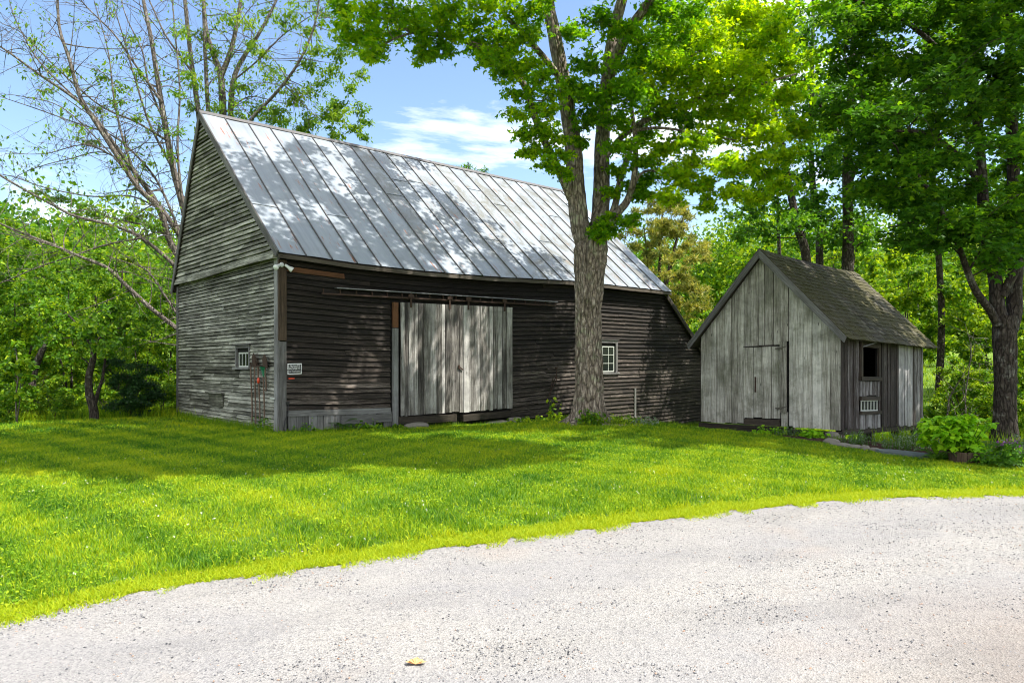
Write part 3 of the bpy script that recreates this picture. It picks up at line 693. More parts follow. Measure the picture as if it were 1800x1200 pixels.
a=Acc(); a.box((2.93,-.06,2.65),(.15,.06,.62),tint=1.7,along=2); part('door_post',a,M['trim'],barn,xf=BWf,label='orange upper end of the door post')
# sill stones and timbers below the doors
a=Acc(); a.box((3.9,-.05,.03),(1.75,.2,.18),ax=np.array([[1,0,-.035],[0,1,0],[.035,0,1]]),tint=.3); a.box((5.85,-.05,-.03),(1.7,.2,.17),tint=.2); part('sill_timber',a,M['timber'],barn,xf=BWf)
def rock(name,c,size,mat,label,cat='stone',group=None,seed=0,rotz=0,jit=.16):
    a=Acc(); a.ball((0,0,0),1,14,9,jit=jit,seed=seed)
    def f(V):
        V=V.copy(); V=np.sign(V)*np.abs(V)**.72; V*=np.asarray(size); c_,s_=math.cos(rotz),math.sin(rotz)
        return np.stack([V[:,0]*c_-V[:,1]*s_,V[:,0]*s_+V[:,1]*c_,V[:,2]],-1)
    o=solo(name,a,M[mat],label,cat,group,smooth=False,xf=f); o.location=c; return o
def on(t,s,dz=0): 
    p=BW(np.array([t,s,0]),False); return (p[0],p[1],float(G(p[0],p[1]))+dz)
rock('foundation_stone',on(3.45,-.22,.07),(.36,.16,.10),'stone','long pale stone under the left sliding barn door','stone',seed=3,rotz=.75)
rock('foundation_stone',on(6.2,-.12,.06),(.4,.14,.07),'stone','flat stone under the right sliding barn door','stone',seed=9,rotz=.75)
a=Acc(); 
for k in (-1,0,1): a.box((k*.13,0,.0),(.04,.19,.19),along=2)
a.box((0,.085,0),(.26,.02,.188)); a.box((0,-.085,0),(.26,.02,.188)); 
b=solo('concrete_block',a,M['brick'],'grey concrete block beside the right corner of the barn door','block'); b.location=on(6.72,-.30,.10); b.rotation_euler=(0,0,.72)
# sign
sgn=bthing('warning_sign','small black and white private property sign beside the barn corner','sign',.345,-.045,1.40)
a=Acc(); a.box((.345,-.043,1.40),(.325,.006,.235)); part('plate',a,M['signwhite'],sgn,xf=BWf)
a=Acc(); a.box((.345,-.048,1.40),(.285,.005,.195)); part('black_panel',a,M['black'],sgn,xf=BWf)
def text(body,size,x,z,mat,root,sx=1.,depth=-.0525):
    c=bpy.data.curves.new('lettering','FONT'); c.body=body; c.size=size; c.align_x='CENTER'; c.align_y='CENTER'; c.extrude=.0008;  c.materials.append(M[mat])
    o0=bpy.data.objects.new('lettering_curve',c); me=bpy.data.meshes.new_from_object(o0); bpy.data.objects.remove(o0); o=bpy.data.objects.new('lettering',me); COL.objects.link(o); o.parent=root
    p=BW(np.array([x,depth,z]),False)-BASE[root.name]
    m=Matrix(((u_[0],0,-v_[0],0),(u_[1],0,-v_[1],0),(0,1,0,0),(0,0,0,1)))
    o.matrix_local=Matrix.Translation(Vector(p))@m@Matrix.Diagonal((sx,1,1,1))
text('PRIVATE',.068,.345,1.455,'signwhite',sgn,.93); text('PROPERTY',.066,.345,1.40,'signwhite',sgn,.82); text('NO TRESPASSING',.036,.345,1.34,'signwhite',sgn,.92)
a=Acc(); a.box((.27,-.052,1.19),(.13,.012,.03),tint=.5); 
ch=solo('red_paint_mark',a,M['red'],'faded red scrap tacked below the private property sign','scrap',xf=lambda V:BW(V,False)-BW(np.array([.27,-.05,1.19]),False)); ch.location=BW(np.array([.27,-.05,1.19]),False)
# floodlight on the corner
fl=bthing('floodlight','white double floodlight on the top corner of the barn','floodlight',.04,-.08,3.62)
a=Acc(); a.ball((.04,-.07,3.66),(.055,.04,.055)); part('junction_box',a,M['lampwhite'],fl,xf=BWf,smooth=True)
def lampcone(p,d,l=.16,r0=.03,r1=.062):
    a=Acc(); p=np.array(p);d=np.array(d,float);d/=np.linalg.norm(d); f=np.array([0,.25,.5,.75,.95,1.,1.02]); rr=np.array([r0*.9,r0*1.1,r0*1.2,r1*.85,r1,r1*.95,.002]); a.tube(p+d*f[:,None]*l,rr,14); return a
part('lamp_head',lampcone((-.02,-.12,3.65),(-.75,-.35,-.45)),M['lampwhite'],fl,xf=BWf,smooth=True); part('lamp_head',lampcone((.10,-.10,3.66),(.8,-.35,-.62),.19),M['lampwhite'],fl,xf=BWf,smooth=True)
# downpipe foot and cable at the corner
a=Acc(); pts=np.array([(.18,-.075,.62),(.17,-.09,.45),(.10,-.10,.28),(.07,-.11,.12),(.09,-.12,-.05)]); a.tube(pts,.011,6); a.box((.17,-.07,.66),(.07,.05,.06))
cb=solo('cable',a,M['black'],'black cable hanging down the barn corner to the ground','cable',xf=lambda V:BW(V,False)-BW(np.array([.1,-.1,0]),False),smooth=False); cb.location=BW(np.array([.1,-.1,0]),False)
a=Acc(); a.box((-.045,.19,.76),(.05,.22,.035),tint=.9,along=1); part('corner_ledge',a,M['white'],barn,xf=BWf)
# garden tools hung on the gable end
def tool(name,label,kind,s,z0,z1,lean=0,col='handle'):
    r=bthing(name,label,name.replace('_',' '),-.10,s,z0,'garden tools hung on the gable end')
    a=Acc(); n=6; f=np.linspace(0,1,n); a.tube(np.stack([0*f-.085+.01*np.sin(f*5),s+lean*f,z0+(z1-z0)*f],-1),.017,6); part('handle',a,M[col],r,xf=BWf,smooth=True)
    b=Acc(); st=s+lean
    if kind=='shovel':
        pr=[(-.09,st-.10,z1),(-.10,st+.10,z1),(-.12,st+.11,z1+.22),(-.12,st,z1+.32),(-.11,st-.11,z1+.22)]; prism(b,pr,(.012,0,0))
    elif kind=='fork':
        b.box((-.09,st,z1+.02),(.02,.2,.025),along=1)
        for k in (-.09,-.03,.03,.09): b.tube([(-.09,st+k,z1+.02),(-.13,st+k,z1+.16),(-.15,st+k*1.05,z1+.33)],[.008,.007,.003],5)
    elif kind=='rake':
        b.tube([(-.085,st,z1-.02),(-.10,st,z1+.08)],.01,5); b.box((-.1,st,z1+.09),(.02,.36,.025),along=1)
        for k in np.linspace(-.17,.17,9): b.box((-.14,st+k,z1+.09),(.07,.009,.009))
    elif kind=='fan':
        for k in np.linspace(-1,1,9): b.tube([(-.085,st,z1-.05),(-.1,st+k*.09,z1+.14),(-.12,st+k*.13,z1+.22)],.006,4)
    elif kind=='hook': b.tube([(-.085,st,z1),(-.10,st-.02,z1+.05),(-.12,st-.07,z1+.09),(-.13,st-.14,z1+.07),(-.14,st-.17,z1+.0)],[.015,.014,.012,.01,.004],6)
    part('blade' if kind=='shovel' else 'head',b,M['green' if kind=='fan' else 'iron'],r,xf=BWf)
    return r
tool('hoe','thin hoe with a dark pole, nearest the small gable window','hook',1.24,.15,1.43,.05)
tool('shovel','shovel hung blade up beside the thin hoe','shovel',1.04,.0,1.42,.03)
r_=tool('garden_fork','garden fork with an orange collar on its curved handle','fork',.80,.12,1.42,.07)
a=Acc(); a.ball((-.1,.84,1.12),(.03,.045,.07)); part('collar',a,M['red'],r_,xf=BWf,smooth=True)
tool('leaf_rake','green headed leaf rake, nearest the barn corner','fan',.56,.12,1.22,.02)
tool('spade','rusty spade hung blade up above the green leaf rake','shovel',.48,.9,1.40,.0)
# iron hook hanging on the front wall
a=Acc(); a.tube([(8.65,-.06,1.18),(8.64,-.09,.9),(8.60,-.08,.72)],.012,5); a.tube([(8.62,-.08,.95),(8.45,-.09,.6),(8.2,-.07,.22)],.014,5); a.tube([(8.5,-.08,.92),(8.38,-.09,.62),(8.40,-.07,.4)],.01,5); a.box((8.65,-.06,1.2),(.06,.05,.05))
hb=BW(np.array([8.6,-.08,1.0]),False); ob=solo('iron_hook',a,M['iron'],'rusty iron tongs hanging on the sunlit boards left of the maple','hook',xf=lambda V:BW(V,False)-hb); ob.location=hb

# ------------------------------------------------------------------ shed  (s left along the gable front, r back, h up)
H0=.127
def SW(V):
    V=np.asarray(V,float); s,r,h=V[...,0],V[...,1],V[...,2]; z=H0+h-.045*s-.05*r
    z=z-.05*np.sin(np.clip(r/4.4,0,1)*math.pi)*(h>2.2)*np.clip(1-abs(s-1.77)/1.2,0,1)
    return np.stack([K0[0]+q_[0]*s+w_[0]*r, K0[1]+q_[1]*s+w_[1]*r, z],-1)
SWW=3.53; SWD=4.3; EH=2.13; RH=4.02; RS=1.78
shed=thing('garden_shed','small silver grey gabled shed with a mossy shingle roof','shed',(float(K0[0]),float(K0[1]),0.))
def sf(X,o,z): return np.stack([X,-np.asarray(o,float),np.broadcast_to(z,X.shape)],-1)   # gable front
def sr(X,o,z): return np.stack([-np.asarray(o,float),X,np.broadcast_to(z,X.shape)],-1)   
def gtop(s): return EH+(RH-EH)*(1-abs(s-RS)/RS)-.03
def planks_s(acc,x0,x1,z0,z1,face,tb,ts,wmin=.14,wmax=.26,o=.0,tintf=None,rag=.015): planks(acc,x0,x1,z0,z1,face,o,.025,wmin,wmax,tb,ts,tintf,rag)
a=Acc(); ds0,ds1,dz0,dz1=1.36,2.29,.16,1.80
planks_s(a,0,1.18,0,gtop,sf,.66,.15); planks_s(a,ds1+.005,SWW,.02,gtop,sf,.52,.13,o=.002)
planks_s(a,1.185,ds0,1.93,gtop,sf,.5,.1,wmin=.1,wmax=.2); planks_s(a,ds0,ds1,1.86,gtop,sf,.52,.12)
part('gable_boards',a,M['shed_front'],shed,xf=SW)
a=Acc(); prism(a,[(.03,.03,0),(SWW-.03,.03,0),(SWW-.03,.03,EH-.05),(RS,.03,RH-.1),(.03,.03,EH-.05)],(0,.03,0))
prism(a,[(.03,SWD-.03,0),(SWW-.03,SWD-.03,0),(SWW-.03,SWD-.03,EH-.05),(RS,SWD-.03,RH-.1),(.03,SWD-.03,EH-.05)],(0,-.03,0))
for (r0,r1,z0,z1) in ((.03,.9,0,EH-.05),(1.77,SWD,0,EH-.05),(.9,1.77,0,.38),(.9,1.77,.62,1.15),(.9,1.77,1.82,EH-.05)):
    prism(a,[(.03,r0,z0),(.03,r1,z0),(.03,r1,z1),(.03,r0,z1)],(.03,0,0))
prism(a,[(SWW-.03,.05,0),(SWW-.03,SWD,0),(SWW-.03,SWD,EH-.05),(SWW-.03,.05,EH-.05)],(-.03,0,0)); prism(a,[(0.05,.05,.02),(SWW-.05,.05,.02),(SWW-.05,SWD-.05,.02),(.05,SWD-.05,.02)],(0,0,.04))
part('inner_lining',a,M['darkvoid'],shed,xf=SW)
a=Acc(); planks_s(a,ds0+.012,ds1-.008,dz0,1.825,sf,.55,.12,wmin=.16,wmax=.27,o=.018); 
dr=part('door',a,M['shed_front'],shed,xf=SW)
b=Acc(); b.box((1.98,-.042,.95),(.03,.02,.36),tint=1.,along=2); part('pull_bar',b,M['iron'],shed,parent=dr,xf=SW)
a=Acc(); planks_s(a,1.19,1.36,.0,.33,sf,.45,.1,wmin=.2,wmax=.3); 
planks(a,1.19,1.365,.33,1.925,lambda X,o,z:sf(X,o+.02,z),.03,.03,.2,.3,.42,.1)
part('door_post',a,M['shed_front'],shed,xf=SW)
a=Acc()
for z in (1.76,.40):
    a=Acc(); prism(a,[(1.18,-.055,z+.05),(1.47,-.055,z),(1.34,-.10,z-.01)],(0,0,.022)); part('latch_bracket',a,M['shed_front'],shed,xf=SW)
a=Acc(); a.box((ds0/2+ds1/2+.05,-.03,1.845),(.84,.03,.02),tint=.4,along=0); part('door_head',a,M['shed_side'],shed,xf=SW)
# right wall
a=Acc(); a.box((1.83,-.02,.07),(.9,.06,.15),tint=.45); part('door_sill',a,M['timber'],shed,xf=SW)
wo0,wo1,wz0,wz1=.93,1.75,1.17,1.80
def st(x): return .92 if 2.86<x<3.66 else (.62 if x>3.7 else .30+.1*RNG.normal())
def stl(x): return .65 if x<1.9 else (.92 if 2.86<x<3.66 else .5)
a=Acc(); planks_s(a,0,.86,0,EH,sr,.42,.14,.1,.2); planks_s(a,1.84,SWD,0,EH,sr,.3,.1,.09,.17,tintf=st)
planks_s(a,.87,1.83,1.90,EH,sr,.3,.1,.1,.2); planks_s(a,.87,1.83,.72,1.05,sr,.65,.08,.09,.14,o=.01); planks_s(a,.87,1.83,-.01,.30,sr,.75,.08,.1,.16,o=.012)
part('side_boards',a,M['shed_side'],shed,xf=SW)
def rbx(a,r0,r1,z0,z1,o,d,tn,al): a.box((-o,(r0+r1)/2,(z0+z1)/2),(d,r1-r0,z1-z0),tint=tn,along=al)
a=Acc(); rbx(a,.87,1.83,1.80,1.92,.02,.05,.2,1); rbx(a,.84,1.86,1.06,1.15,.03,.07,.3,1); rbx(a,.87,.95,1.15,1.80,.02,.05,.4,2); rbx(a,1.75,1.83,1.15,1.80,.02,.05,.3,2)
wn=part('window_opening',a,M['timber'],shed,xf=SW)
b=Acc(); b.tube([(.35,1.2,1.1),(.30,1.32,1.45),(.2,1.34,1.85)],.02,5); b.box((.5,1.5,1.3),(.03,.08,1.2),tint=.3,along=2); part('stored_stick',b,M['handle'],shed,xf=SW)
a=Acc(); rbx(a,.87,1.83,.62,.71,.02,.05,.35,1); rbx(a,.86,1.84,.31,.38,.03,.07,.4,1)
lw=part('window',a,M['timber'],shed,xf=SW,label='low five pane window')
b=Acc(); 
for k in range(6): rbx(b,.95+k*.154-.012,.95+k*.154+.012,.40,.60,.0,.02,.5,2)
rbx(b,.93,1.75,.38,.405,.0,.022,.5,1); rbx(b,.93,1.75,.60,.62,.0,.022,.5,1); part('sash',b,M['white'],shed,parent=lw,xf=SW)
b=Acc(); rbx(b,.93,1.75,.38,.62,-.015,.006,.5,1); part('pane',b,M['glass'],shed,parent=lw,xf=SW)
a=Acc(); a.tube([(-.04,.95,1.80),(-.10,1.15,1.86),(-.19,1.42,1.93)],.012,5); part('prop_rod',a,M['track'],shed,xf=SW)
# left and back walls
a=Acc(); planks_s(a,0,SWD,0,EH,lambda X,o,z:np.stack([SWW+np.asarray(o,float),X,np.broadcast_to(z,X.shape)],-1),.35,.1); planks_s(a,0,SWW,0,gtop,lambda X,o,z:np.stack([X,SWD+np.asarray(o,float),np.broadcast_to(z,X.shape)],-1),.3,.1); part('back_boards',a,M['shed_side'],shed,xf=SW)
# roof of shingles
a=Acc()
for sg in (-1,1):
    es=RS+sg*(RS+.24); eh=EH-.19; rl=np.hypot(RS+.24,RH+.06-eh); nrow=20; d=np.array([es-RS,eh-(RH+.06)]); dn=d/np.hypot(*d); nr=np.array([-dn[1]*sg,dn[0]*sg]); nr=nr*np.sign(nr[1])
    for i in range(nrow):
        f0=i/nrow; f1=(i+1.35)/nrow; p0=np.array([RS,RH+.06])+d*f0; p1=np.array([RS,RH+.06])+d*min(f1,1.02)
        r=-.22-RNG.random()*.1
        while r<4.52:
            w=.09+.14*RNG.random(); r1=min(r+w,4.55); r0=max(r,-.22); jl=RNG.normal(0,.008); lift=.014+abs(RNG.normal(0,.006)); 
            q=p1+dn*jl
            c=[(p0[0]-nr[0]*.005,r0,p0[1]-nr[1]*.005),(p0[0]-nr[0]*.005,r1-.004,p0[1]-nr[1]*.005),(p0[0]+nr[0]*.003,r1-.004,p0[1]+nr[1]*.003),(p0[0]+nr[0]*.003,r0,p0[1]+nr[1]*.003)]
            e=[(q[0]+nr[0]*(lift-.012),r0,q[1]+nr[1]*(lift-.012)),(q[0]+nr[0]*(lift-.012),r1-.004,q[1]+nr[1]*(lift-.012)),(q[0]+nr[0]*lift,r1-.004,q[1]+nr[1]*lift),(q[0]+nr[0]*lift,r0,q[1]+nr[1]*lift)]
            a.hexa(c+e,float(np.clip(RNG.normal(.45,.2),0,1))); r+=w
part('roof',a,M['shingle'],shed,xf=SW)
a=Acc()
for sg in (-1,1):
    es=RS+sg*(RS+.22); p0=np.array([RS,RH+.035]); p1=np.array([es,EH-.20]); dn=(p1-p0)/np.hypot(*(p1-p0)); 
    a.hexa([(p0[0],-.2,p0[1]),(p0[0],4.5,p0[1]),(p0[0],4.5,p0[1]-.05),(p0[0],-.2,p0[1]-.05),(p1[0],-.2,p1[1]),(p1[0],4.5,p1[1]),(p1[0],4.5,p1[1]-.035),(p1[0],-.2,p1[1]-.035)],.2)
part('roof_deck',a,M['timber'],shed,xf=SW)
for sg in (-1,1):
    a=Acc(); es=RS+sg*(RS+.235); p0=np.array([RS+sg*.002,RH+.055]); p1=np.array([es,EH-.185]); w=.15
    a.hexa([(p0[0],-.235,p0[1]),(p0[0],-.205,p0[1]),(p0[0],-.205,p0[1]-w*1.35),(p0[0],-.235,p0[1]-w*1.35),(p1[0],-.235,p1[1]),(p1[0],-.205,p1[1]),(p1[0]-sg*.06,-.205,p1[1]-w*.75),(p1[0]-sg*.06,-.235,p1[1]-w*.75)],.55 if sg<0 else .4)
    part('rake_board',a,M['trim'],shed,xf=SW)
a=Acc(); a.box((2.45,.02,-.10),(2.2,.16,.16),tint=.2); a.box((2.35,-.02,-.26),(2.4,.2,.14),tint=.1); a.box((.6,.05,-.10),(1.2,.12,.10),tint=.2); a.box((.08,2.2,-.06),(.14,4.2,.12),tint=.2,along=1); part('sill_beam',a,M['timber'],shed,xf=SW)
for (s,r) in ((.1,4.15),(.1,3.0),(.12,1.6),(SWW-.1,4.15),(2.,4.15)):
    a=Acc(); a.box((s,r,-.42),(.17,.17,.75),tint=.4,along=2); part('post',a,M['timber'],shed,xf=SW)
def onS(s,r,dz=0):
    p=SW(np.array([s,r,0.])); return np.array([p[0],p[1],float(G(p[0],p[1]))+dz])
rock('foundation_stone',tuple(onS(.15,.0,.06)),(.17,.13,.12),'stone','pale foundation stone under the near corner of the shed','stone',seed=5)
# ------------------------------------------------------------------ trees
def catmull(pts,n):
    p=np.asarray(pts,float); 
    if len(p)<3:
        f=np.linspace(0,1,n)[:,None]; return p[0]+(p[-1]-p[0])*f
    p=np.concatenate([[2*p[0]-p[1]],p,[2*p[-1]-p[-2]]]); m=len(p)-3; out=[]
    for u in np.linspace(0,m-1e-6,n):
        i=int(u); t=u-i; a_,b_,c_,d_=p[i:i+4]; out.append(.5*((2*b_)+(-a_+c_)*t+(2*a_-5*b_+4*c_-d_)*t*t+(-a_+3*b_-3*c_+d_)*t**3))
    return np.array(out)
class Tree:
    def __init__(s,shape='kite',lsize=.11,wr=.3,upb=.8,flat=.55,tmean=.5,tsd=.2,ltwig=True,droop=.2,twr=.007):
        s.wood=Acc(); s.trunk=Acc(); s.leaf=Acc(); s.N=[]; s.NR=[]; s.shape=shape; s.ls=lsize; s.wr=wr; s.upb=upb; s.flat=flat; s.tm=tmean; s.tsd=tsd; s.droop=droop; s.twr=twr; s.ltwig=ltwig
    def limb(s,pts,r0,r1,k=10,wig=0.,n=None,acc=None,node=True,power=1.):
        q=catmull(pts,n or max(6,int(len(pts)*5)))
        if wig: q=q+np.stack([wob(q[:,2],q[:,0],1.3,i*2.) for i in range(3)],-1)*wig
        f=np.linspace(0,1,len(q))**power; rr=r0+(r1-r0)*f
        (acc or s.wood).tube(q,rr,k)
        if node: s.N.append(q); s.NR.append(rr)
        return q
    def clump(s,c,r,nl,tw=6,tint=None,shape=None,ls=None,maxd=99):
        c=np.asarray(c,float); N=np.concatenate(s.N); NR=np.concatenate(s.NR)
        d=np.linalg.norm(N-c,axis=1)+np.maximum(0,N[:,2]-c[2]+.1)*.9
        i=int(np.argmin(d)); p=N[i]; D=np.linalg.norm(c-p); 
        if D>.15:
            side=RNG.normal(0,.12*D,3); m=p*.5+c*.5+side+np.array([0,0,.10*D])
            r0=min(NR[i]*.6,s.twr*1.3+.011*D**1.15); q=catmull([p,m,c],7+int(D*2)); rr=np.linspace(r0,s.twr,len(q)); s.wood.tube(q,rr,5); s.N.append(q[2:]); s.NR.append(rr[2:])
        else: q=np.array([p,c])
        fl=s.flat; rv=np.array([r,r,r*fl])
        L=[]
        for k in range(tw):
            st=q[max(0,len(q)-1-RNG.integers(0,max(1,len(q)//2)))]
            e=RNG.normal(size=3); e/=np.linalg.norm(e); e=c+e*rv*(.6+.4*RNG.random())
            m=(st+e)/2+RNG.normal(0,.08*r,3)+np.array([0,0,.06*r]); tw_=catmull([st,m,e],5); s.wood.tube(tw_,np.linspace(s.twr*.8,s.twr*.3,5),3)
            f=RNG.random(nl//tw+1)**.7*4; ii=np.minimum(f.astype(int),3); pp=tw_[ii]+(tw_[ii+1]-tw_[ii])*(f-ii)[:,None]
            L.append(pp+RNG.normal(0,1,(len(pp),3))*np.array([.16,.16,.10])*r)
        L=np.concatenate(L); t=(s.tm if tint is None else tint)+RNG.normal(0,s.tsd,len(L))+RNG.normal(0,.08)
        leaves(s.leaf,L,(ls or s.ls)*(.65+.6*RNG.random(len(L))),shape or s.shape,s.upb,np.clip(t,0,1),s.wr,s.droop)
    def build(s,name,label,cat,base,bmat,lmat,group=None,crown='crown',tm='trunk'):
        r=thing(name,label,cat,tuple(map(float,base)),group)
        s.wood.add(s.trunk) if len(s.trunk.V) else None
        part(tm,s.wood,M[bmat],r,smooth=True)
        if s.leaf.V: part(crown,s.leaf,M[lmat],r)
        return r
def order(clumps,tree):
    N=np.concatenate(tree.N); c=[(np.linalg.norm(N-np.asarray(x[0]),axis=1).min(),i) for i,x in enumerate(clumps)]
    return [clumps[i] for _,i in sorted(c)]
def rough_trunk(acc,pts,rads,k=72,n=150,amp=.09,seed=0.,flare=None):
    q=catmull(pts,n); rr=np.interp(np.linspace(0,1,n),np.linspace(0,1,len(rads)),rads)
    th=np.arange(k)*math.tau/k; z=q[:,2][:,None]; T=th[None,:]+.25*np.sin(z*.9+seed)+.0*z
    rid=np.abs(np.sin(T*8+1.1*np.sin(z*1.3+T*2)+seed))*.6+np.abs(np.sin(T*13+1.7*np.sin(z*1.9+1+T)))*.35+.35*wob(T*1.3,z*2.2,2.,seed)
    rid2=wob(np.cos(th)[None,:]*2+z*.0,np.sin(th)[None,:]*2+z*1.0,1.2,seed)
    q_r=rr[:,None]*(1+amp*(rid-.5)+.07*rid2)
    if flare is not None: q_r=q_r+flare(th[None,:],z)
    V=np.stack([q[:,0:1]+np.cos(th)*q_r,q[:,1:2]+np.sin(th)*q_r,np.broadcast_to(q[:,2:3],q_r.shape)],-1)
    acc.strip(V,.5,caps=False)
def rcrown(tree,cen,rad,n,r,nl,tw=6,tint=None,shape=None,ls=None,cond=None,shell=.33):
    cen=np.asarray(cen,float); cs=[]; g_=0
    while len(cs)<n and g_<n*60:
        g_+=1; v=RNG.normal(size=3); v/=np.linalg.norm(v); v*=RNG.random()**shell; c=cen+v*np.asarray(rad)
        if cond is not None and not cond(c): continue
        cs.append((c,r*(.7+.6*RNG.random())))
    for c,rr in order(cs,tree): tree.clump(c,rr,nl,tw,tint,shape,ls)
# ---- the big maple in front of the barn
Ym=15.7
mp=Tree('maple',.094,.27,1.1,.5,.5,.19,droop=.15,twr=.007)
pm=lambda x,y,d=0:P(x,y,Ym+d)
gz=float(G(1.76,15.7))
def fl_(th,z):
    h=np.clip(z-gz,0,9); return .36*np.exp(-h/.16)*(.5+.5*np.sin(th*5+.8))+.07*np.exp(-h/.7)*(.6+.4*np.sin(th*5+.8))
rough_trunk(mp.trunk,[(1.78,Ym,gz-.15),(1.77,Ym,gz+.5),pm(1036,650),pm(1034,550),pm(1036,480),pm(1038,440),pm(1044,415)],[.31,.295,.285,.28,.32,.37,.28],120,240,.2,1.,fl_)
mp.N.append(np.array([pm(1036,500),pm(1038,440)])); mp.NR.append(np.array([.3,.3]))
def tl(pts,r0,r1,k=26,amp=.17,seed=0.):
    q=catmull(pts,60); rough_trunk(mp.trunk,q[::3],np.linspace(r0,r1,6),40,90,amp,seed); mp.N.append(q); mp.NR.append(np.linspace(r0,r1,60))
tl([pm(1036,455),pm(1020,400),pm(1012,330),pm(1008,260),pm(999,200),pm(990,145),pm(978,80),pm(966,20),pm(956,-60,.3),pm(940,-160,.2),pm(915,-300,.5)],.225,.10)
tl([pm(1040,450,.1),pm(1052,400,.15),pm(1057,340,.2),pm(1058,260,.3),pm(1063,190,.3),pm(1070,120,.4),pm(1080,50,.5),pm(1098,-20,.5),pm(1115,-120,.8),pm(1130,-260,1.)],.21,.09,seed=2.)
mp.limb([pm(1068,140,.35),pm(1090,85,.2),pm(1115,40,0),pm(1143,0,-.2),pm(1190,-80,-.5),pm(1250,-200,-.8)],.15,.06)
mp.limb([pm(1004,350,-.05),pm(985,305,-.3),pm(967,268,-.5),pm(950,232,-.7),pm(934,186,-.9),pm(921,150,-1.),pm(902,122,-1.1),pm(868,93,-1.3),pm(838,80,-1.5),pm(783,63,-1.7),pm(727,57,-1.9),pm(704,42,-2.),pm(678,14,-2.2)],.10,.03,n=60)
mp.limb([pm(727,57,-1.9),pm(690,70,-2.1),pm(660,90,-2.2),pm(635,105,-2.3)],.025,.01)
mp.limb([pm(990,150,0),pm(975,125,-.2),pm(942,85,-.5),pm(915,55,-.7),pm(897,37,-.9),pm(868,0,-1.1),pm(820,-60,-1.4)],.085,.03,n=30)
mp.limb([pm(1048,432,0),pm(1066,405,-.2),pm(1085,375,-.4),pm(1103,352,-.5),pm(1115,310,-.6),pm(1117,250,-.7),pm(1112,205,-.8),pm(1104,140,-.9)],.12,.03,n=40)
mp.limb([pm(1062,400,0),pm(1080,365,0),pm(1092,310,0),pm(1112,255,-.1),pm(1140,190,-.2),pm(1170,145,-.3),pm(1215,100,-.5),pm(1290,60,-.8)],.09,.02,n=40)
mp.limb([pm(1104,345,-.5),pm(1130,303,-.7),pm(1170,303,-.9),pm(1215,308,-1.1),pm(1260,320,-1.3)],.035,.012,n=20)
mp.limb([pm(1060,280,.2),pm(1100,235,0),pm(1160,200,-.4),pm(1240,170,-.9),pm(1330,150,-1.4),pm(1400,130,-1.6)],.08,.02,n=30)
mp.limb([pm(1112,230,-.6),pm(1160,225,-.9),pm(1230,235,-1.2),pm(1310,250,-1.5)],.04,.012,n=20)
# leafy masses seen in the picture (x, y, depth offset, radius)
C=[]
def cl(x,y,d,r,t=None,n=None): C.append((pm(x,y,d),r,t,n))
for x,y,r in [(640,30,.5),(610,60,.35),(650,75,.4),(600,15,.4),(690,15,.45),(720,40,.4),(675,60,.4),(760,30,.45),(740,70,.35),(655,100,.25),(800,25,.45),(785,60,.4),(830,45,.4),(850,15,.45),(840,85,.4),(770,95,.3),(745,100,.22),(875,60,.4),(870,100,.35),(900,85,.4),(905,130,.35),(880,130,.25),(930,110,.35),(940,60,.4),(905,20,.45),(950,20,.4),(850,110,.25),(920,165,.3),(955,140,.3),(940,190,.28),(905,205,.25),(965,195,.3),(950,225,.3),(925,235,.25),(975,240,.3),(940,265,.25),(965,290,.25),(990,270,.25),(990,310,.2),(925,270,.2),(975,160,.3)]:
    cl(x,y,-1.2*(1-(x-600)/450)-.9+RNG.normal(0,.35),r,.62,.72)
for x,y,r in [(1010,60,.4),(1035,110,.4),(1000,150,.3),(1050,170,.45),(1090,150,.45),(1030,210,.35),(1075,215,.4),(1120,170,.45),(1110,120,.45),(1150,110,.5),(1140,70,.5),(1190,60,.5),(1160,25,.5),(1090,60,.35),(1050,30,.4),(1220,20,.5),(1090,260,.35),(1130,240,.4),(1160,200,.4),(1080,300,.25),(1075,340,.2),(1130,290,.3),(1020,250,.22),(1060,400,.27),(1045,395,.2),(1075,385,.22),(1055,415,.2),(1115,330,.25),(1135,345,.22),(1120,385,.2),(1150,310,.3),(1035,165,.35),(1185,255,.35),(1205,215,.4)]:
    cl(x,y,-.5+RNG.normal(0,.5),r,.45)
for x,y,r in [(1190,110,.5),(1215,150,.5),(1150,150,.45),(1180,180,.4),(1240,110,.5),(1265,160,.5),(1250,60,.5),(1290,110,.5),(1310,160,.45),(1330,90,.45),(1290,200,.45),(1240,200,.4),(1335,200,.4),(1370,170,.4),(1390,225,.4),(1350,240,.4),(1410,240,.25),(1310,240,.4),(1260,235,.35),(1390,100,.4),(1370,60,.4),(1330,280,.35),(1300,300,.35),(1270,290,.35),(1350,310,.3),(1380,330,.3),(1240,330,.3),(1200,320,.3),(1220,290,.35),(1170,345,.25),(1290,340,.3),(1185,300,.3),(1320,30,.5),(1280,20,.5),(1345,135,.4),(1385,275,.3),(1240,360,.22),(1330,350,.28),(1225,250,.35),(1160,262,.3)]:
    cl(x,y,-1.2+RNG.normal(0,.45),r,.8)  # right side leaves tinted yellower, a sunlit look put into their colour
for c,r,t,n in order(C,mp): mp.clump(c,r*1.45,int((190+1500*r*r)*(n or 1)) ,11,t)
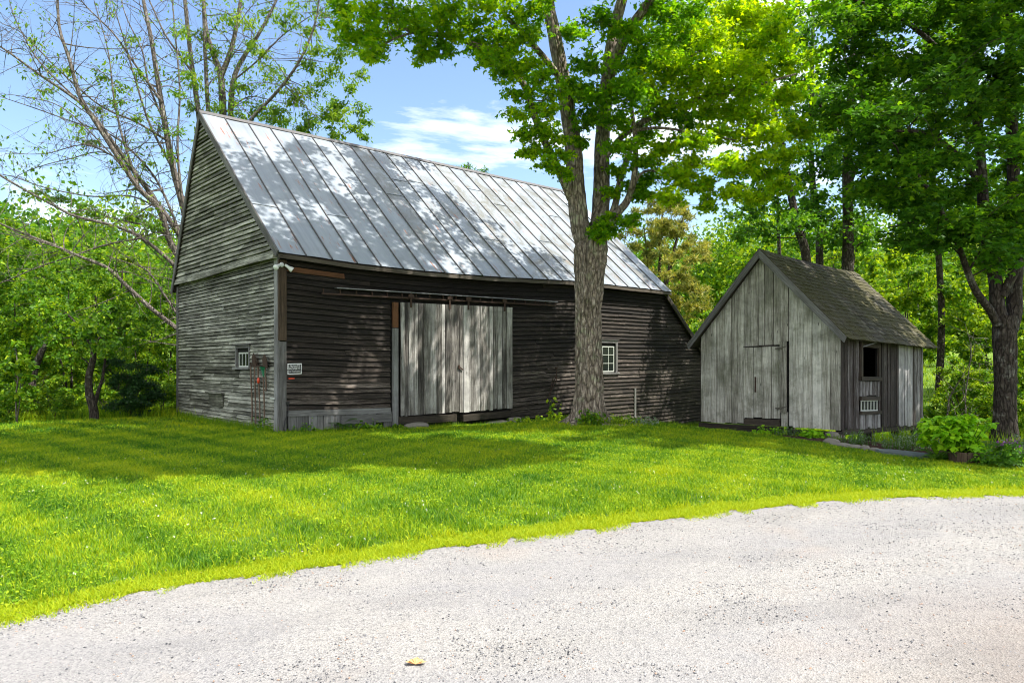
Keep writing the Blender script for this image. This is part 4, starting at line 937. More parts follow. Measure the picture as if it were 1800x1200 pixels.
# the crown above the frame and towards the viewer, which throws the dappled shade
def in_frame(c,r,marg=40):
    x=900+c[0]/c[1]*F; y=600-(c[2]-CAMZ)/c[1]*F; rr=r/c[1]*F
    return (-marg<x+rr and x-rr<1800+marg and y+rr>-marg*0)
cnt=0; OC=[]
while cnt<430:
    v=RNG.normal(size=3); v/=np.linalg.norm(v); v*=RNG.random()**.28; c=[(np.array([1.6,15.9,12.2])+v*np.array([6.,6.2,5.4])),(np.array([-1.0,9.6,11.0])+v*np.array([5.2,3.0,3.2])),(np.array([3.2,9.8,9.8])+v*np.array([3.8,1.9,2.0]))][(0,0,1,0,1,2,0,1,2)[cnt%9]]
    if c[2]<5 or in_frame(c,.9) or (c[0]>2.6+.55*(c[2]-7) and 12.4<c[1]<16.5) or (c[0]<-1.8 and c[1]>12.6): continue
    OC.append((c,.95)); cnt+=1
for c,r in order(OC,mp): mp.clump(c,r,115,4,.5,'kite',.36 if c[1]<12.9 else .235)
rcrown(mp,(6.2,18.8,10.8),(2.8,1.7,2.6),60,.8,150,6,.6,'kite',.17)
maple=mp.build('maple_tree','big rough barked maple with a forked trunk standing before the barn','tree',(1.76,Ym,gz),'bark_maple','leaf_maple')

# ---- ash trees behind the left end of the barn
def ash(tree,lims):
    for px,r0,r1 in lims: tree.limb([P(x,y,Y) for x,y,Y in px],r0*.84,r1*.8,8,n=len(px)*6)
def twigs(tree,n,spread,rl,bias=(0,0,.35),seed=0,leafp=.3,nl=16,frame=None):
    """long bare whips off the limbs, some with a tuft of leaflets"""
    N=np.concatenate(tree.N); NR=np.concatenate(tree.NR); ok=np.where((NR<.13))[0]
    for k in range(n):
        i=ok[RNG.integers(0,len(ok))]; p=N[i]
        if frame is not None and not frame(p): continue
        d=RNG.normal(size=3); d/=np.linalg.norm(d); d=d*spread+np.array(bias); d/=np.linalg.norm(d); L=rl*(.4+.9*RNG.random())
        cv=RNG.normal(0,.28,3); f=np.linspace(0,1,7)[:,None]; q=p+d*L*f+cv*L*f**2*.9; r0=min(NR[i]*.55,.008+.010*L); tree.wood.tube(q,np.linspace(r0,.0035,7),4)
        for m in range(RNG.integers(2,5)):
            j=RNG.integers(2,6); e=RNG.normal(size=3)*.5+d; e/=np.linalg.norm(e); l2=L*(.2+.35*RNG.random()); cc=RNG.normal(0,.3,3)
            g_=np.linspace(0,1,4)[:,None]; q2=q[j]+e*l2*g_+cc*l2*g_**2; tree.wood.tube(q2,np.linspace(.005,.0028,4),3)
            if RNG.random()<leafp: 
                ce=q2[-1]; n_=nl; leaves(tree.leaf,ce+RNG.normal(0,.13,(n_,3)),.11*(.7+.6*RNG.random(n_)),'kite',.5,np.clip(RNG.normal(.5,.2,n_),0,1),.22,.35)
        if RNG.random()<leafp: leaves(tree.leaf,q[-1]+RNG.normal(0,.16,(nl*2,3)),.12*(.7+.6*RNG.random(nl*2)),'kite',.5,np.clip(RNG.normal(.5,.2,nl*2),0,1),.22,.35)
A1=Tree('kite',.12,.22,.5,.7,.5,.2,droop=.35,twr=.006)
ash(A1,[([(352,640,22.5),(348,560,22.5),(338,470,22.5),(327,385,22.5),(305,298,22.5),(290,217,22.6),(277,140,22.8),(266,70,23),(252,0,23.2),(240,-80,23.5)],.17,.055),
 ([(348,560,22.3),(322,470,22),(297,420,21.8),(280,367,21.6),(245,332,21.4),(210,280,21.3),(165,210,21.2),(140,168,21.2),(122,105,21.2),(105,52,21.2),(101,0,21.2),(98,-60,21.2)],.13,.035),
 ([(338,470,22.3),(315,413,22),(266,343,21.7),(210,266,21.4),(150,189,21.2),(66,129,21),(0,82,20.8),(-60,50,20.6)],.11,.02),
 ([(338,500,22),(313,480,21.8),(300,460,21.6),(247,417,21.2),(200,397,21),(133,380,20.8),(105,367,20.8),(0,308,20.5),(-60,260,20.5)],.085,.03),
 ([(345,620,21.6),(316,582,21.2),(267,543,21),(217,497,20.8),(187,470,20.6),(143,452,20.5),(100,433,20.4),(33,407,20.2),(-30,380,20.)],.09,.03),
 ([(335,590,21.8),(316,560,21.5),(290,520,21.3),(260,477,21.1),(233,465,21),(180,447,20.9)],.05,.015),
 ([(247,417,21.2),(240,420,21.1),(187,430,20.8),(133,448,20.6),(67,470,20.4),(0,498,20.2)],.04,.02),
 ([(300,425,21.9),(285,408,21.8),(250,395,21.6),(183,380,21.4)],.05,.02),
 ([(318,413,22),(285,335,22),(255,290,21.8),(200,240,21.7),(130,215,21.6),(60,190,21.5),(0,170,21.4)],.05,.012),
 ([(290,245,22.5),(240,215,22.2),(175,185,22),(100,120,21.8),(40,60,21.6),(0,40,21.5)],.05,.012),
 ([(285,180,22.6),(235,110,22.4),(200,60,22.3),(150,10,22.2),(120,-30,22.1)],.05,.015),
 ([(280,367,21.6),(230,345,21.4),(160,345,21.2),(80,330,21),(20,310,21),(-40,300,21)],.035,.01),
 ([(265,330,21.6),(190,270,21.4),(120,280,21.2),(50,300,21),(0,330,21)],.03,.008),
 ([(245,332,21.4),(190,265,21),(110,190,20.8),(40,170,20.6),(0,165,20.5)],.03,.008),
 ([(305,300,22.5),(262,215,22.3),(235,130,22.2),(215,60,22.1),(190,-20,22)],.05,.015),
 ([(290,217,22.6),(262,150,22.6),(250,90,22.6),(222,30,22.5),(205,-30,22.5)],.045,.012),
 ([(245,332,21.4),(215,240,21.5),(200,170,21.5),(190,90,21.5),(165,0,21.4)],.05,.012),
 ([(165,210,21.2),(130,170,21.2),(70,110,21),(30,40,21),(10,-20,21)],.04,.01),
 ([(333,420,22.4),(318,330,22.3),(312,250,22.4),(316,160,22.5),(308,60,22.6),(300,-30,22.6)],.06,.02),
 ([(210,280,21.3),(150,255,21),(80,270,20.8),(10,270,20.6)],.03,.008)])
fr=lambda p:-80<900+p[0]/p[1]*F<360
twigs(A1,620,1.,1.3,leafp=.09,nl=10,frame=fr)
for x,y,r,n in [(175,130,.35,60),(205,150,.35,50),(95,120,.4,60),(90,160,.3,40),(180,190,.4,60),(150,245,.35,60),(165,250,.3,50),(240,130,.4,60),(235,65,.4,50),(60,75,.3,40),(310,160,.4,90),(320,60,.5,100),(335,130,.4,70),(260,290,.3,50),(300,270,.4,60),(310,230,.4,70),(250,210,.3,50),(205,180,.3,60),(330,100,.4,60),(120,130,.3,40),(275,400,.4,120),(240,380,.4,120),(160,370,.5,140),(100,350,.5,140),(60,340,.5,120),(200,345,.4,80)]:
    A1.clump(P(x,y,21.6+RNG.normal(0,.4)),r,int(n*1.3),5)
A1.build('ash_tree','half bare leaning ash tree arching left from behind the gable end of the barn','tree',(-10.4,22.5,float(G(-10.4,22.5))),'bark_ash','leaf_ash')
A2=Tree('kite',.13,.22,.5,.7,.55,.2,droop=.35,twr=.006)
ash(A2,[([(400,640,25),(396,520,25),(380,400,25),(362,300,25),(350,206,25),(336,105,25),(325,0,25),(318,-80,25)],.19,.06),
 ([(396,520,25),(376,300,25),(366,196,25),(361,100,25),(357,0,25),(350,-90,25)],.12,.05),
 ([(398,560,25.2),(394,320,25.2),(392,203,25.2),(388,136,25.2),(375,95,25.2),(362,50,25.2),(357,-20,25.2)],.20,.07),
 ([(388,136,25.2),(402,100,25.2),(413,60,25.2),(423,0,25.2),(430,-70,25.2)],.12,.06),
 ([(398,420,25.3),(405,203,25.3),(413,133,25.3),(435,90,25.3),(455,60,25.3),(486,0,25.3),(500,-50,25.3)],.14,.035),
 ([(396,420,24.6),(418,270,24.4),(441,212,24.3),(470,180,24.2),(497,150,24.1),(525,110,24),(545,68,24),(555,35,24),(561,0,24),(565,-40,24)],.09,.025),
 ([(340,130,25),(318,100,24.8),(290,60,24.8),(262,0,24.8)],.06,.03),
 ([(413,140,25.2),(455,105,25),(500,60,25),(560,20,25),(610,-10,25)],.04,.01),
 ([(500,150,24.2),(530,180,24.2),(560,210,24.2)],.03,.01),
 ([(405,190,25.3),(440,170,25),(490,180,24.8),(540,190,24.6)],.03,.01)])
twigs(A2,260,1.,1.3,leafp=.22,nl=12,frame=lambda p:240<900+p[0]/p[1]*F<640)
for x,y,r,n in [(430,150,.5,150),(455,190,.5,170),(490,200,.5,200),(520,170,.6,220),(545,215,.5,220),(575,195,.5,220),(610,205,.5,220),(590,235,.4,200),(625,225,.35,150),(640,240,.25,80),(560,150,.6,220),(590,120,.6,220),(610,90,.6,220),(600,60,.5,160),(560,90,.6,180),(540,60,.5,140),(570,30,.6,150),(500,40,.5,120),(470,20,.5,120),(520,15,.5,120),(430,40,.5,110),(400,30,.5,110),(380,90,.5,120),(350,60,.5,110),(345,150,.5,120),(460,100,.5,140),(490,130,.5,150),(440,80,.4,100),(635,190,.35,120),(620,150,.4,150),(645,215,.3,100),(530,230,.4,180),(505,215,.4,180),(470,215,.35,120),(600,180,.5,200),(640,130,.35,110),(380,190,.4,90),(420,200,.35,90),(330,190,.4,90),(545,110,.5,150)]:
    A2.clump(P(x,y,24.8+RNG.normal(0,.6)),r*1.1,int(n*1.5),7,.55)
A2.build('ash_tree','leafier ash tree with upright stems behind the ridge end of the barn roof','tree',(-10.4,25.,float(G(-10.4,25))),'bark_ash','leaf_ash')

# ---- right hand maple with the dark double trunk
def pxy(c): return 900+c[0]/c[1]*F, 600-(c[2]-CAMZ)/c[1]*F
T2=Tree('maple',.10,.26,1.3,.5,.42,.2,droop=.15,twr=.007)
Y2=14.7; p2=lambda x,y,d=0:P(x,y,Y2+d); b2=p2(1766,782)
gz2=float(G(b2[0],b2[1]))
rough_trunk(T2.trunk,[(b2[0],Y2,gz2-.2),p2(1766,740),p2(1767,660),p2(1766,590),p2(1768,555)],[.23,.21,.20,.22,.20],48,80,.10,3.,lambda th,z:.16*np.exp(-np.clip(z-gz2,0,9)/.2)*(.6+.4*np.sin(th*4)))
T2.N.append(np.array([p2(1767,600),p2(1768,560)]));T2.NR.append(np.array([.25,.25]))
T2.limb([p2(1762,575),p2(1753,535),p2(1750,495),p2(1741,450),p2(1731,400),p2(1725,300),p2(1717,200),p2(1705,80),p2(1700,-60)],.155,.07,14,n=40)
T2.limb([p2(1774,580,.1),p2(1783,545,.15),p2(1783,500,.15),p2(1788,450,.15),p2(1784,400,.15),p2(1781,300,.15),p2(1777,180,.15),p2(1775,40,.15),p2(1775,-90,.15)],.165,.09,14,n=40)
T2.limb([p2(1762,520,-.1),p2(1780,485,-.2),p2(1800,455,-.3),p2(1840,410,-.5),p2(1880,340,-.7)],.10,.05,n=20)
T2.limb([p2(1753,570,-.1),p2(1740,545,-.2),p2(1716,512,-.4),p2(1700,475,-.6),p2(1688,440,-.8),p2(1670,400,-1.),p2(1630,330,-1.3),p2(1580,270,-1.6)],.09,.03,n=30)
T2.limb([p2(1728,330),p2(1690,280,-.3),p2(1640,240,-.7),p2(1590,230,-1.),p2(1540,235,-1.2)],.07,.02,n=24)
T2.limb([p2(1717,200),p2(1680,120,-.5),p2(1620,60,-1.),p2(1560,20,-1.4),p2(1500,0,-1.6)],.07,.02,n=24)
T2.limb([p2(1735,420,.3),p2(1690,400,.8),p2(1620,390,1.4),p2(1560,400,2.)],.05,.015,n=24)
# masses inside the picture
cs=[]
for k in range(200):
    x=1470+350*RNG.random(); y=-10+500*RNG.random()
    if y>430+40*(x>1700)-60*(x<1560): continue
    dd=RNG.normal(-.3,1.2); cs.append((p2(x,y,dd),.42+.2*RNG.random(),None,None))
for c,r,_,_ in order(cs,T2): T2.clump(c,r*1.1,int(150+230*r),7,.46)
rcrown(T2,(12.6,11.6,8.6),(3.8,2.8,2.8),75,.9,90,4,.5,'kite',.36,cond=lambda c:not in_frame(c,.9))
rcrown(T2,(11.8,15.2,10.8),(5.4,4.6,5.2),95,.95,60,4,.5,'kite',.30,cond=lambda c:(not in_frame(c,.9)) and c[1]>10.8)
T2.build('maple_tree','dark double trunked maple at the right edge above the garden bed','tree',(b2[0],Y2,gz2),'bark_dark','leaf_dark')

# ---- tall trees behind the shed
def back_tree(seedpts,Yb,r0,label,clp,nl=120,lmat='leaf_dark',ls=.15,tint=.45,bm='bark_dark',name='broadleaf_tree',extra=(),group='tall trees behind the shed'):
    t=Tree('kite',ls,.36,.9,.6,tint,.2,droop=.2,twr=.009)
    q=t.limb([P(x,y,Yb) for x,y in seedpts],r0,r0*.35,12,n=36)
    for e in extra: t.limb([P(x,y,Yb+d) for x,y,d in e],r0*.4,.02,8,n=20)
    cs=[(P(x,y,Yb+RNG.normal(0,1.)),r,None,None) for x,y,r in clp]
    for c,r,_,_ in order(cs,t): t.clump(c,r,int(nl*(.5+r)),6)
    b=P(*seedpts[0],Yb); b[2]=float(G(b[0],b[1])); return t.build(name,label,'tree',b,bm,lmat,group)
def field(x0,x1,y0,y1,n,r0,r1,cond=None):
    o=[]
    while len(o)<n:
        x=x0+(x1-x0)*RNG.random(); y=y0+(y1-y0)*RNG.random()
        if cond is None or cond(x,y): o.append((x,y,r0+(r1-r0)*RNG.random()))
    return o
back_tree([(1492,640),(1490,500),(1491,400),(1489,300),(1494,200),(1500,80),(1505,-60)],25,.24,'tall dark tree whose thick trunk rises just behind the shed roof peak',
   field(1400,1620,-20,430,62,.6,1.0,lambda x,y:not(1500<x<1540 and 240<y<330)),extra=([(1491,330,0),(1520,250,-1),(1540,180,-1.5)],[(1490,260,0),(1450,200,-1),(1420,150,-1.5)]),nl=120)
back_tree([(1425,640),(1418,460),(1402,400),(1390,340),(1372,250),(1350,150),(1320,0),(1300,-80)],24,.17,'slanting tree leaning left behind the shed',
   field(1275,1430,250,430,26,.45,.75,lambda x,y:y>250+(1400-x)*.3 and not (1240<x<1290))+field(1290,1400,-20,120,12,.5,.8),nl=110)
back_tree([(1440,640),(1440,420),(1430,340),(1425,240),(1428,120),(1430,-50)],27,.16,'slim straight tree between the leaning tree and the thick trunk behind the shed',
   field(1370,1480,0,400,34,.6,.9),nl=110)
back_tree([(1372,640),(1371,480),(1368,400),(1366,330),(1362,240)],30,.10,'thin pole of a young tree standing left of the shed roof peak',
   field(1270,1400,310,600,30,.5,.8,lambda x,y:(x>1255+abs(y-470)*.25)),nl=130,tint=.5)
back_tree([(1650,700),(1655,560),(1648,420),(1640,300),(1630,150),(1625,-40)],26,.14,'shaded tree between the shed roof and the double trunk',
   field(1520,1760,-10,420,60,.7,1.1,lambda x,y:True),nl=110)
back_tree([(1850,700),(1845,500),(1840,300),(1830,100),(1830,-60)],23,.2,'dark tree at the right margin behind the double trunk',
   field(1690,1900,60,480,46,.6,1.,None),nl=120)

# ---- shared-mesh trees and bushes
def proto(name,label,cat,lmat,bmat,hgt,rad,n,r,nl,ls,tint,stems=1,tr=.1,flat=.7,low=.25,shape='kite',wr=.36,group=None,upb=.8,crown='crown'):
    t=Tree(shape,ls,wr,upb,flat,tint,.2,droop=.2,twr=.007)
    for k in range(stems):
        a_=RNG.random()*6.28; l=.22*rad*(stems>1)
        t.limb([(0,0,-.3),(l*.3*math.cos(a_),l*.3*math.sin(a_),hgt*.2),(l*math.cos(a_)+RNG.normal(0,.1),l*math.sin(a_)+RNG.normal(0,.1),hgt*.5),(l*1.6*math.cos(a_),l*1.6*math.sin(a_),hgt*.85)],tr,tr*.25,8,n=14)
    rcrown(t,(0,0,hgt*(low+(1-low)/2)),(rad,rad,hgt*(1-low)/2),n,r,nl,5,shell=.4)
    return t.build(name,label,cat,(0,0,0),bmat,lmat,group,crown,'trunk' if cat=='tree' else 'stems')
def place(o,x,y,sc,rz,label,dz=0,szz=None):
    o.location=(x,y,float(G(x,y))+dz); o.rotation_euler=(0,0,rz); o.scale=(sc,sc,sc*(szz or 1)); o['label']=label
def px2(x,Y): return (x-900)/F*Y
g1='trees of the thicket left of the barn'
pa=proto('thicket_tree','x','tree','leaf_thick','bark_dark',6.5,2.6,44,.6,380,.105,.5,1,.10,group=g1,low=.12)
pb=proto('thicket_tree','x','tree','leaf_thick','bark_dark',5.,2.3,40,.52,380,.10,.55,2,.07,group=g1,low=.08)
pc=proto('bush','x','bush','leaf_thick','bark_dark',1.5,1.0,20,.34,230,.08,.5,4,.02,group='bushes along the lawn edge',low=.0)
first={}
def put(p,x,y,sc,rz,label,szz=None):
    o=p if p.name not in first else copy_tree(p); first[p.name]=1; place(o,x,y,sc,rz,label,0,szz); return o
for p,px,Y,sc,rz,lb,sz in [(pa,-60,24,1.0,.3,'broad pale thicket tree cut by the left edge of the picture',1.),(pa,75,27,1.05,1.9,'tall thicket tree with a rounded crown left of the twisted tree',1.),(pa,215,30,1.1,3.1,'thicket tree showing between the ash limbs beside the gable',.95),
  (pb,30,21.5,.85,.9,'low spreading thicket tree in front, near the left edge',1.),(pb,300,25.5,.9,2.5,'yellow green thicket tree just left of the barn wall',1.05),(pb,125,23.5,.75,4.,'small thicket tree behind the dark twisted trunk',1.),
  (pa,330,34,1.2,5.,'far thicket tree half hidden by the barn wall',1.),(pa,-10,36,1.45,2.2,'largest thicket tree, rear left under the bare branches',1.),(pb,160,38,1.5,1.2,'rear thicket tree below the hill line',1.),(pb,250,22,.55,3.3,'short thicket sapling behind the round dark shrub',1.2)]:
    put(p,px2(px,Y),Y,sc,rz,lb,sz)
for px,Y,sc,rz,lb in [(15,18.3,.75,0,'leafy bush at the left edge of the lawn'),(95,18.8,.6,1,'low bush between the left saplings and the twisted tree'),(285,20.3,.8,2,'pale bush touching the rear corner of the barn'),(185,21,.9,3,'rounded bush behind the twisted tree trunk'),(60,20.4,1.,4,'dense bush behind the left sapling')]:
    put(pc,px2(px,Y),Y,sc,rz,lb)
for px,Y,sc,rz,lb in [(20,25,1.8,0,'tall bush filling the gap between the leftmost thicket trunks'),(120,27,2.0,1,'large bush behind the twisted trunk, under the thicket'),(205,26,1.8,2,'broad bush behind the round dark shrub'),(270,28,2.1,3,'large bush between the shrub and the barn wall, deep in the thicket'),(-40,23,1.7,4,'bush at the far left margin of the thicket'),(70,31,2.4,5,'deepest bush of the left thicket'),(310,24.5,1.5,.5,'bush peeping past the rear corner of the barn'),(160,33,2.4,2.5,'rearmost bush seen under the thicket crowns')]:
    put(pc,px2(px,Y),Y,sc,rz,lb)
# twisted apple tree
ap=Tree('kite',.10,.34,.8,.6,.42,.2,twr=.006); YA=18.4; pA=lambda x,y,d=0:P(x,y,YA+d)
ap.limb([pA(168,755),pA(165,725),pA(158,690),pA(156,660),pA(163,625),pA(161,605),pA(150,588)],.13,.05,10,n=30,wig=.03)
ap.limb([pA(163,725),pA(172,690,.1),pA(180,665,.2),pA(185,630,.3)],.06,.03,n=14)
ap.limb([pA(162,612),pA(175,595,-.2),pA(195,583,-.3),pA(225,570,-.5)],.04,.015,n=14)
ap.limb([pA(150,588),pA(135,570),pA(115,550),pA(90,540)],.04,.015,n=14)
for x,y,r in field(70,270,520,640,34,.3,.5,lambda x,y:((x-165)/110)**2+((y-575)/75)**2<1): ap.clump(pA(x,y,RNG.normal(0,.9)),r,170,6)
bA=pA(168,755); ap.build('apple_tree','small tree with a dark twisted trunk at the back edge of the lawn','tree',(bA[0],YA,float(G(bA[0],YA))),'bark_dark','leaf_thick')
sb=proto('round_shrub','dense dark green rounded shrub left of the barn','shrub','leaf_shrub','bark_dark',1.75,.82,46,.27,260,.055,.45,6,.02,low=.0,crown='foliage'); place(sb,px2(228,19.2),19.2,1.,0,sb['label'])
# saplings at far left
sp=Tree('kite',.13,.4,1.,.5,.5,.2,twr=.005); YS=17.6
sp.limb([P(30,748,YS),P(28,700,YS),P(32,660,YS),P(28,615,YS)],.025,.01,6); sp.limb([P(30,740,YS),P(36,690,YS),P(34,640,YS)],.015,.007,5)
for x,y,r in field(0,62,600,700,15,.2,.32): sp.clump(P(x,y,YS+RNG.normal(0,.3)),r,60,5)
b=P(30,748,YS); sp.build('sapling','pale stemmed young sapling at the left edge of the lawn','tree',(b[0],YS,float(G(b[0],YS))),'bark_ash','leaf_thick')
# old dark stem leaning behind
ds=Tree('kite',.12,.34,.8,.6,.35,.2); 
ds.limb([P(40,750,20.2),P(52,700,20.2),P(62,650,20.2),P(80,600,20.2),P(120,540,20.2)],.16,.05,10,n=26,wig=.05)
for x,y,r in field(0,140,500,600,16,.35,.5): ds.clump(P(x,y,20.4+RNG.normal(0,.6)),r,150,5)
ds.build('leaning_tree','dark leaning trunk in the shade behind the left sapling','tree',(P(40,750,20.2)[0],20.2,float(G(-14.4,20.2))),'bark_dark','leaf_thick')

# right side understorey
g2='understorey trees behind the shed and the right maple'
pd=proto('understorey_tree','x','tree','leaf_thick','bark_dark',4.6,2.1,38,.5,260,.13,.6,2,.05,group=g2,low=.05)
for px,Y,sc,rz,lb,sz in [(1570,30,1.2,0,'sunlit understorey tree right above the shed ridge',1.1),(1745,26,1.15,1.4,'sunlit understorey tree left of the double trunk',1.1),(1700,19.,.50,2.6,'small leafy tree behind the hydrangea',1.),(1800,20,.7,3.3,'understorey tree behind the double trunk',1.2),(1500,38,1.6,4.,'rear understorey tree behind the thick trunk',1.2),(1620,42,1.4,5.,'far understorey tree beyond the sunny meadow',1.1),(1850,30,1.5,.6,'understorey tree at the right margin',1.2),(1260,34,1.2,2.,'bright tree beside the pine and the shed roof',.9),(1350,32,1.1,3.,'dark leafy tree directly behind the shed gable',1.1),(1230,40,1.0,5.4,'low leafy tree at the foot of the pine',.9)]:
    put(pd,px2(px,Y),Y,sc,rz,lb,sz)
g3='bushes under the right hand trees'
pe=proto('bush','x','bush','leaf_thick','bark_dark',1.6,1.1,20,.36,200,.10,.55,4,.02,group=g3,low=.0)
for px,Y,sc,rz,lb in [(1760,24,1.4,.3,'bush in the shade between the double trunk and the meadow'),(1800,21,1.3,.9,'tall bush right behind the double trunk'),(1680,23,.8,1.7,'small bush at the near edge of the meadow'),(1300,30,1.8,2.2,'bush behind the barn lean-to and the shed'),(1660,19.5,.7,0,'bush behind the right rear post of the shed'),(1730,18,.55,1,'low bush before the fallen log'),(1790,17.5,.7,2,'bush behind the purple phlox'),(1560,22,.8,3,'bush showing below the shed floor'),(1840,16,.9,4,'bush past the right edge of the flower bed')]:
    put(pe,px2(px,Y),Y,sc,rz,lb)

# ---- pines
def pine(stems,Y,label,env,nw,lmat='leaf_pine',name='pine_tree',ls=.34,nl=75,rr=.42,group=None):
    t=Tree('kite',ls,.10,.2,.38,.55,.22,droop=-.1,twr=.012)
    for s_ in stems: t.limb([P(x,y,Y) for x,y in s_],.16,.03,8,n=20)
    cs=[]
    for k in range(nw):
        y=env[0][0]+(env[-1][0]-env[0][0])*RNG.random()**.9; x0=np.interp(y,[e[0] for e in env],[e[1] for e in env]); x1=np.interp(y,[e[0] for e in env],[e[2] for e in env]); x=x0+(x1-x0)*RNG.random(); cs.append((P(x,y,Y+RNG.normal(0,(x1-x0)/F*Y*.28)),rr*(.7+.6*RNG.random()),None,None))
    for c,r,_,_ in order(cs,t): t.clump(c,r,nl,7)
    b=P(stems[0][0][0],700,Y); b[2]=float(G(b[0],b[1])); return t.build(name,label,'tree',b,'bark_pine',lmat,group)
pine([[(1160,700),(1158,550),(1160,460),(1163,400),(1165,350)],[(1140,700),(1140,540),(1138,460),(1132,400)],[(1165,520),(1180,460),(1190,420),(1200,385)]],42,'tall yellow green pine between the barn roof and the shed',[(342,1140,1175),(380,1100,1215),(430,1075,1245),(480,1090,1250),(540,1140,1250),(600,1180,1255)],165,nl=130)
pine([[(820,700),(822,420),(824,285)],[(832,500),(838,300)]],48,'treetop just peeking over the middle of the barn ridge',[(283,812,828),(300,795,855),(340,790,860)],34,'leaf_dark','distant_treetop',ls=.3,nl=60)

# ---- hills and the far wood
def hillz(X,Y):
    r=np.hypot(X,Y-10); a_=np.arctan2(X,Y); h=(12+3*wob(a_*3,0,1.)+2.5*wob(a_*9,1,1.)-3*sstep(-.2,.25,a_))*sstep(70,150,r); return G(X,Y)*(1-sstep(60,90,r))+h-.4
th=np.linspace(-1.25,1.25,90); rr_=np.linspace(62,190,26); TH,RR=np.meshgrid(th,rr_,indexing='ij'); X=np.sin(TH)*RR; Y=np.cos(TH)*RR+10
a=Acc(); nx,ny=X.shape; i=np.arange(nx-1)[:,None]*ny; j=np.arange(ny-1)[None,:]
a.quads(np.stack([X,Y,hillz(X,Y)],-1),np.stack([i+j,i+ny+j,i+ny+j+1,i+j+1],-1)); solo('hills',a,M['litter'],kind='structure',smooth=True)
def farwood(name,label,r0,r1,a0,a1,nt,mat,tsz,ls,hz,dens=700):
    a=Acc(); C_=[];T_=[]
    for k in range(nt):
        an=a0+(a1-a0)*RNG.random(); r=r0+(r1-r0)*RNG.random(); x,y=math.sin(an)*r,math.cos(an)*r+10; z=float(hz(np.array(x),np.array(y)))
        H=tsz*(.7+.6*RNG.random()); W=H*.36; n=dens; v=RNG.normal(size=(n,3)); v/=np.linalg.norm(v,axis=1)[:,None]; v*=(.45+.55*RNG.random((n,1))**.4)*(1+.25*wob(v[:,0]*3+k,v[:,2]*3,1.))[:,None]
        C_.append(np.array([x,y,z+H*.55])+v*np.array([W,W,H*.5])); T_.append(np.clip(RNG.normal(.45+RNG.normal(0,.15),.18,n),0,1))
    C_=np.concatenate(C_); leaves(a,C_,ls*(.6+.7*RNG.random(len(C_))),'kite',.6,np.concatenate(T_),.45); solo(name,a,M[mat],label,'forest',kind='stuff')
farwood('far_wood','hazy wooded hillside far behind the barn',84,170,-.95,.95,380,'leaf_dark',11,.8,hillz)
farwood('near_wood','mass of bright trees closing the view beyond the meadow',52,70,-.95,-.33,60,'leaf_thick',10,.36,lambda x,y:G(x,y))
farwood('meadow_wood','bright wood edge beyond the small sunny meadow',58,74,.22,.95,64,'leaf_thick',11,.36,lambda x,y:G(x,y),1400)

# ------------------------------------------------------------------ undergrowth, flower bed
def tall_grass():
    a=Acc(); n=60000; 
    def reg(X,Y,k):
        return k
    X=np.concatenate([RNG.uniform(-19,-8.5,n//2),RNG.uniform(8,20,n//4),RNG.uniform(9,30,n//4)]); Y=np.concatenate([RNG.uniform(17.2,24,n//2),RNG.uniform(13,22,n//4),RNG.uniform(20,45,n//4)])
    k=~in_quad(X,Y,BARNQ)&~in_quad(X,Y,SHEDQ)&~lawn_in(X,Y)&~bed_in(X,Y); X=X[k];Y=Y[k];n=len(X)
    h=(.12+.3*RNG.random(n)**2)*(1+.4*wob(X,Y,.8)); an=RNG.random(n)*6.28; w=.010*(.5+Y*.05)
    B=np.stack([X,Y,G(X,Y)-.01],-1); pv=np.stack([np.cos(an),np.sin(an),0*an],-1)*w[:,None]; L=np.stack([RNG.normal(0,.3,n)*h,RNG.normal(0,.3,n)*h,h],-1)
    V=np.stack([B-pv,B+pv,B+L],1); a.tris(V,np.arange(n*3).reshape(-1,3),np.clip(.5+.25*wob(X,Y,.7)+RNG.normal(0,.2,n),0,1)); return a
BEDX=np.array([4.2,5.2,5.9,6.4,7.0,7.4,7.7,8.2,9.5,12.5]); BEDF=np.array([16.9,15.3,13.6,12.9,12.3,11.6,11.0,10.5,9.8,8.9])
def bedfront(X): return np.interp(X,BEDX,BEDF)
def bed_in(X,Y): return (X>4.2)&(X<12.5)&(Y>bedfront(X)-.05+.05*wob(X,0,5.))&(Y<bedfront(X)+2.6)
solo('tall_grass',tall_grass(),M['grass'],'rough uncut grass beyond the mown lawn','tall grass',kind='stuff')
a=Acc(); grid(np.arange(4.2,12.6,.1),np.arange(8.5,20,.1),lambda X,Y:G(X,Y)+.03+.02*wob(X,Y,6.),a,keep=lambda X,Y:bed_in(X,Y)&~in_quad(X,Y,SHEDQ)); solo('flower_bed',a,M['mulch'],kind='structure',smooth=True)
def gx(px,Y): x=px2(px,Y); return x,Y,float(G(x,Y))
a=Acc(); th=np.linspace(0,math.tau,25)[:-1]
for (cx,cy,rx,ry,sd_) in ((2.45,15.3,.62,.34,1.),):
    rg=[]
    for q in (0.02,.5,.8,1.): rg.append(np.stack([cx+rx*q*np.cos(th)*(1+.2*np.sin(th*3+sd_)),cy+ry*q*np.sin(th)*(1+.2*np.cos(th*4)),0*th],-1))
    rg=np.array(rg); rg[...,2]=G(rg[...,0],rg[...,1])+.03-.03*np.array([0,0,.2,1.])[:,None]; a.strip(rg,caps=False)
solo('bare_soil',a,plain('dry bare soil',(.34,.26,.2),.95,0,.35,14),kind='structure',smooth=True)
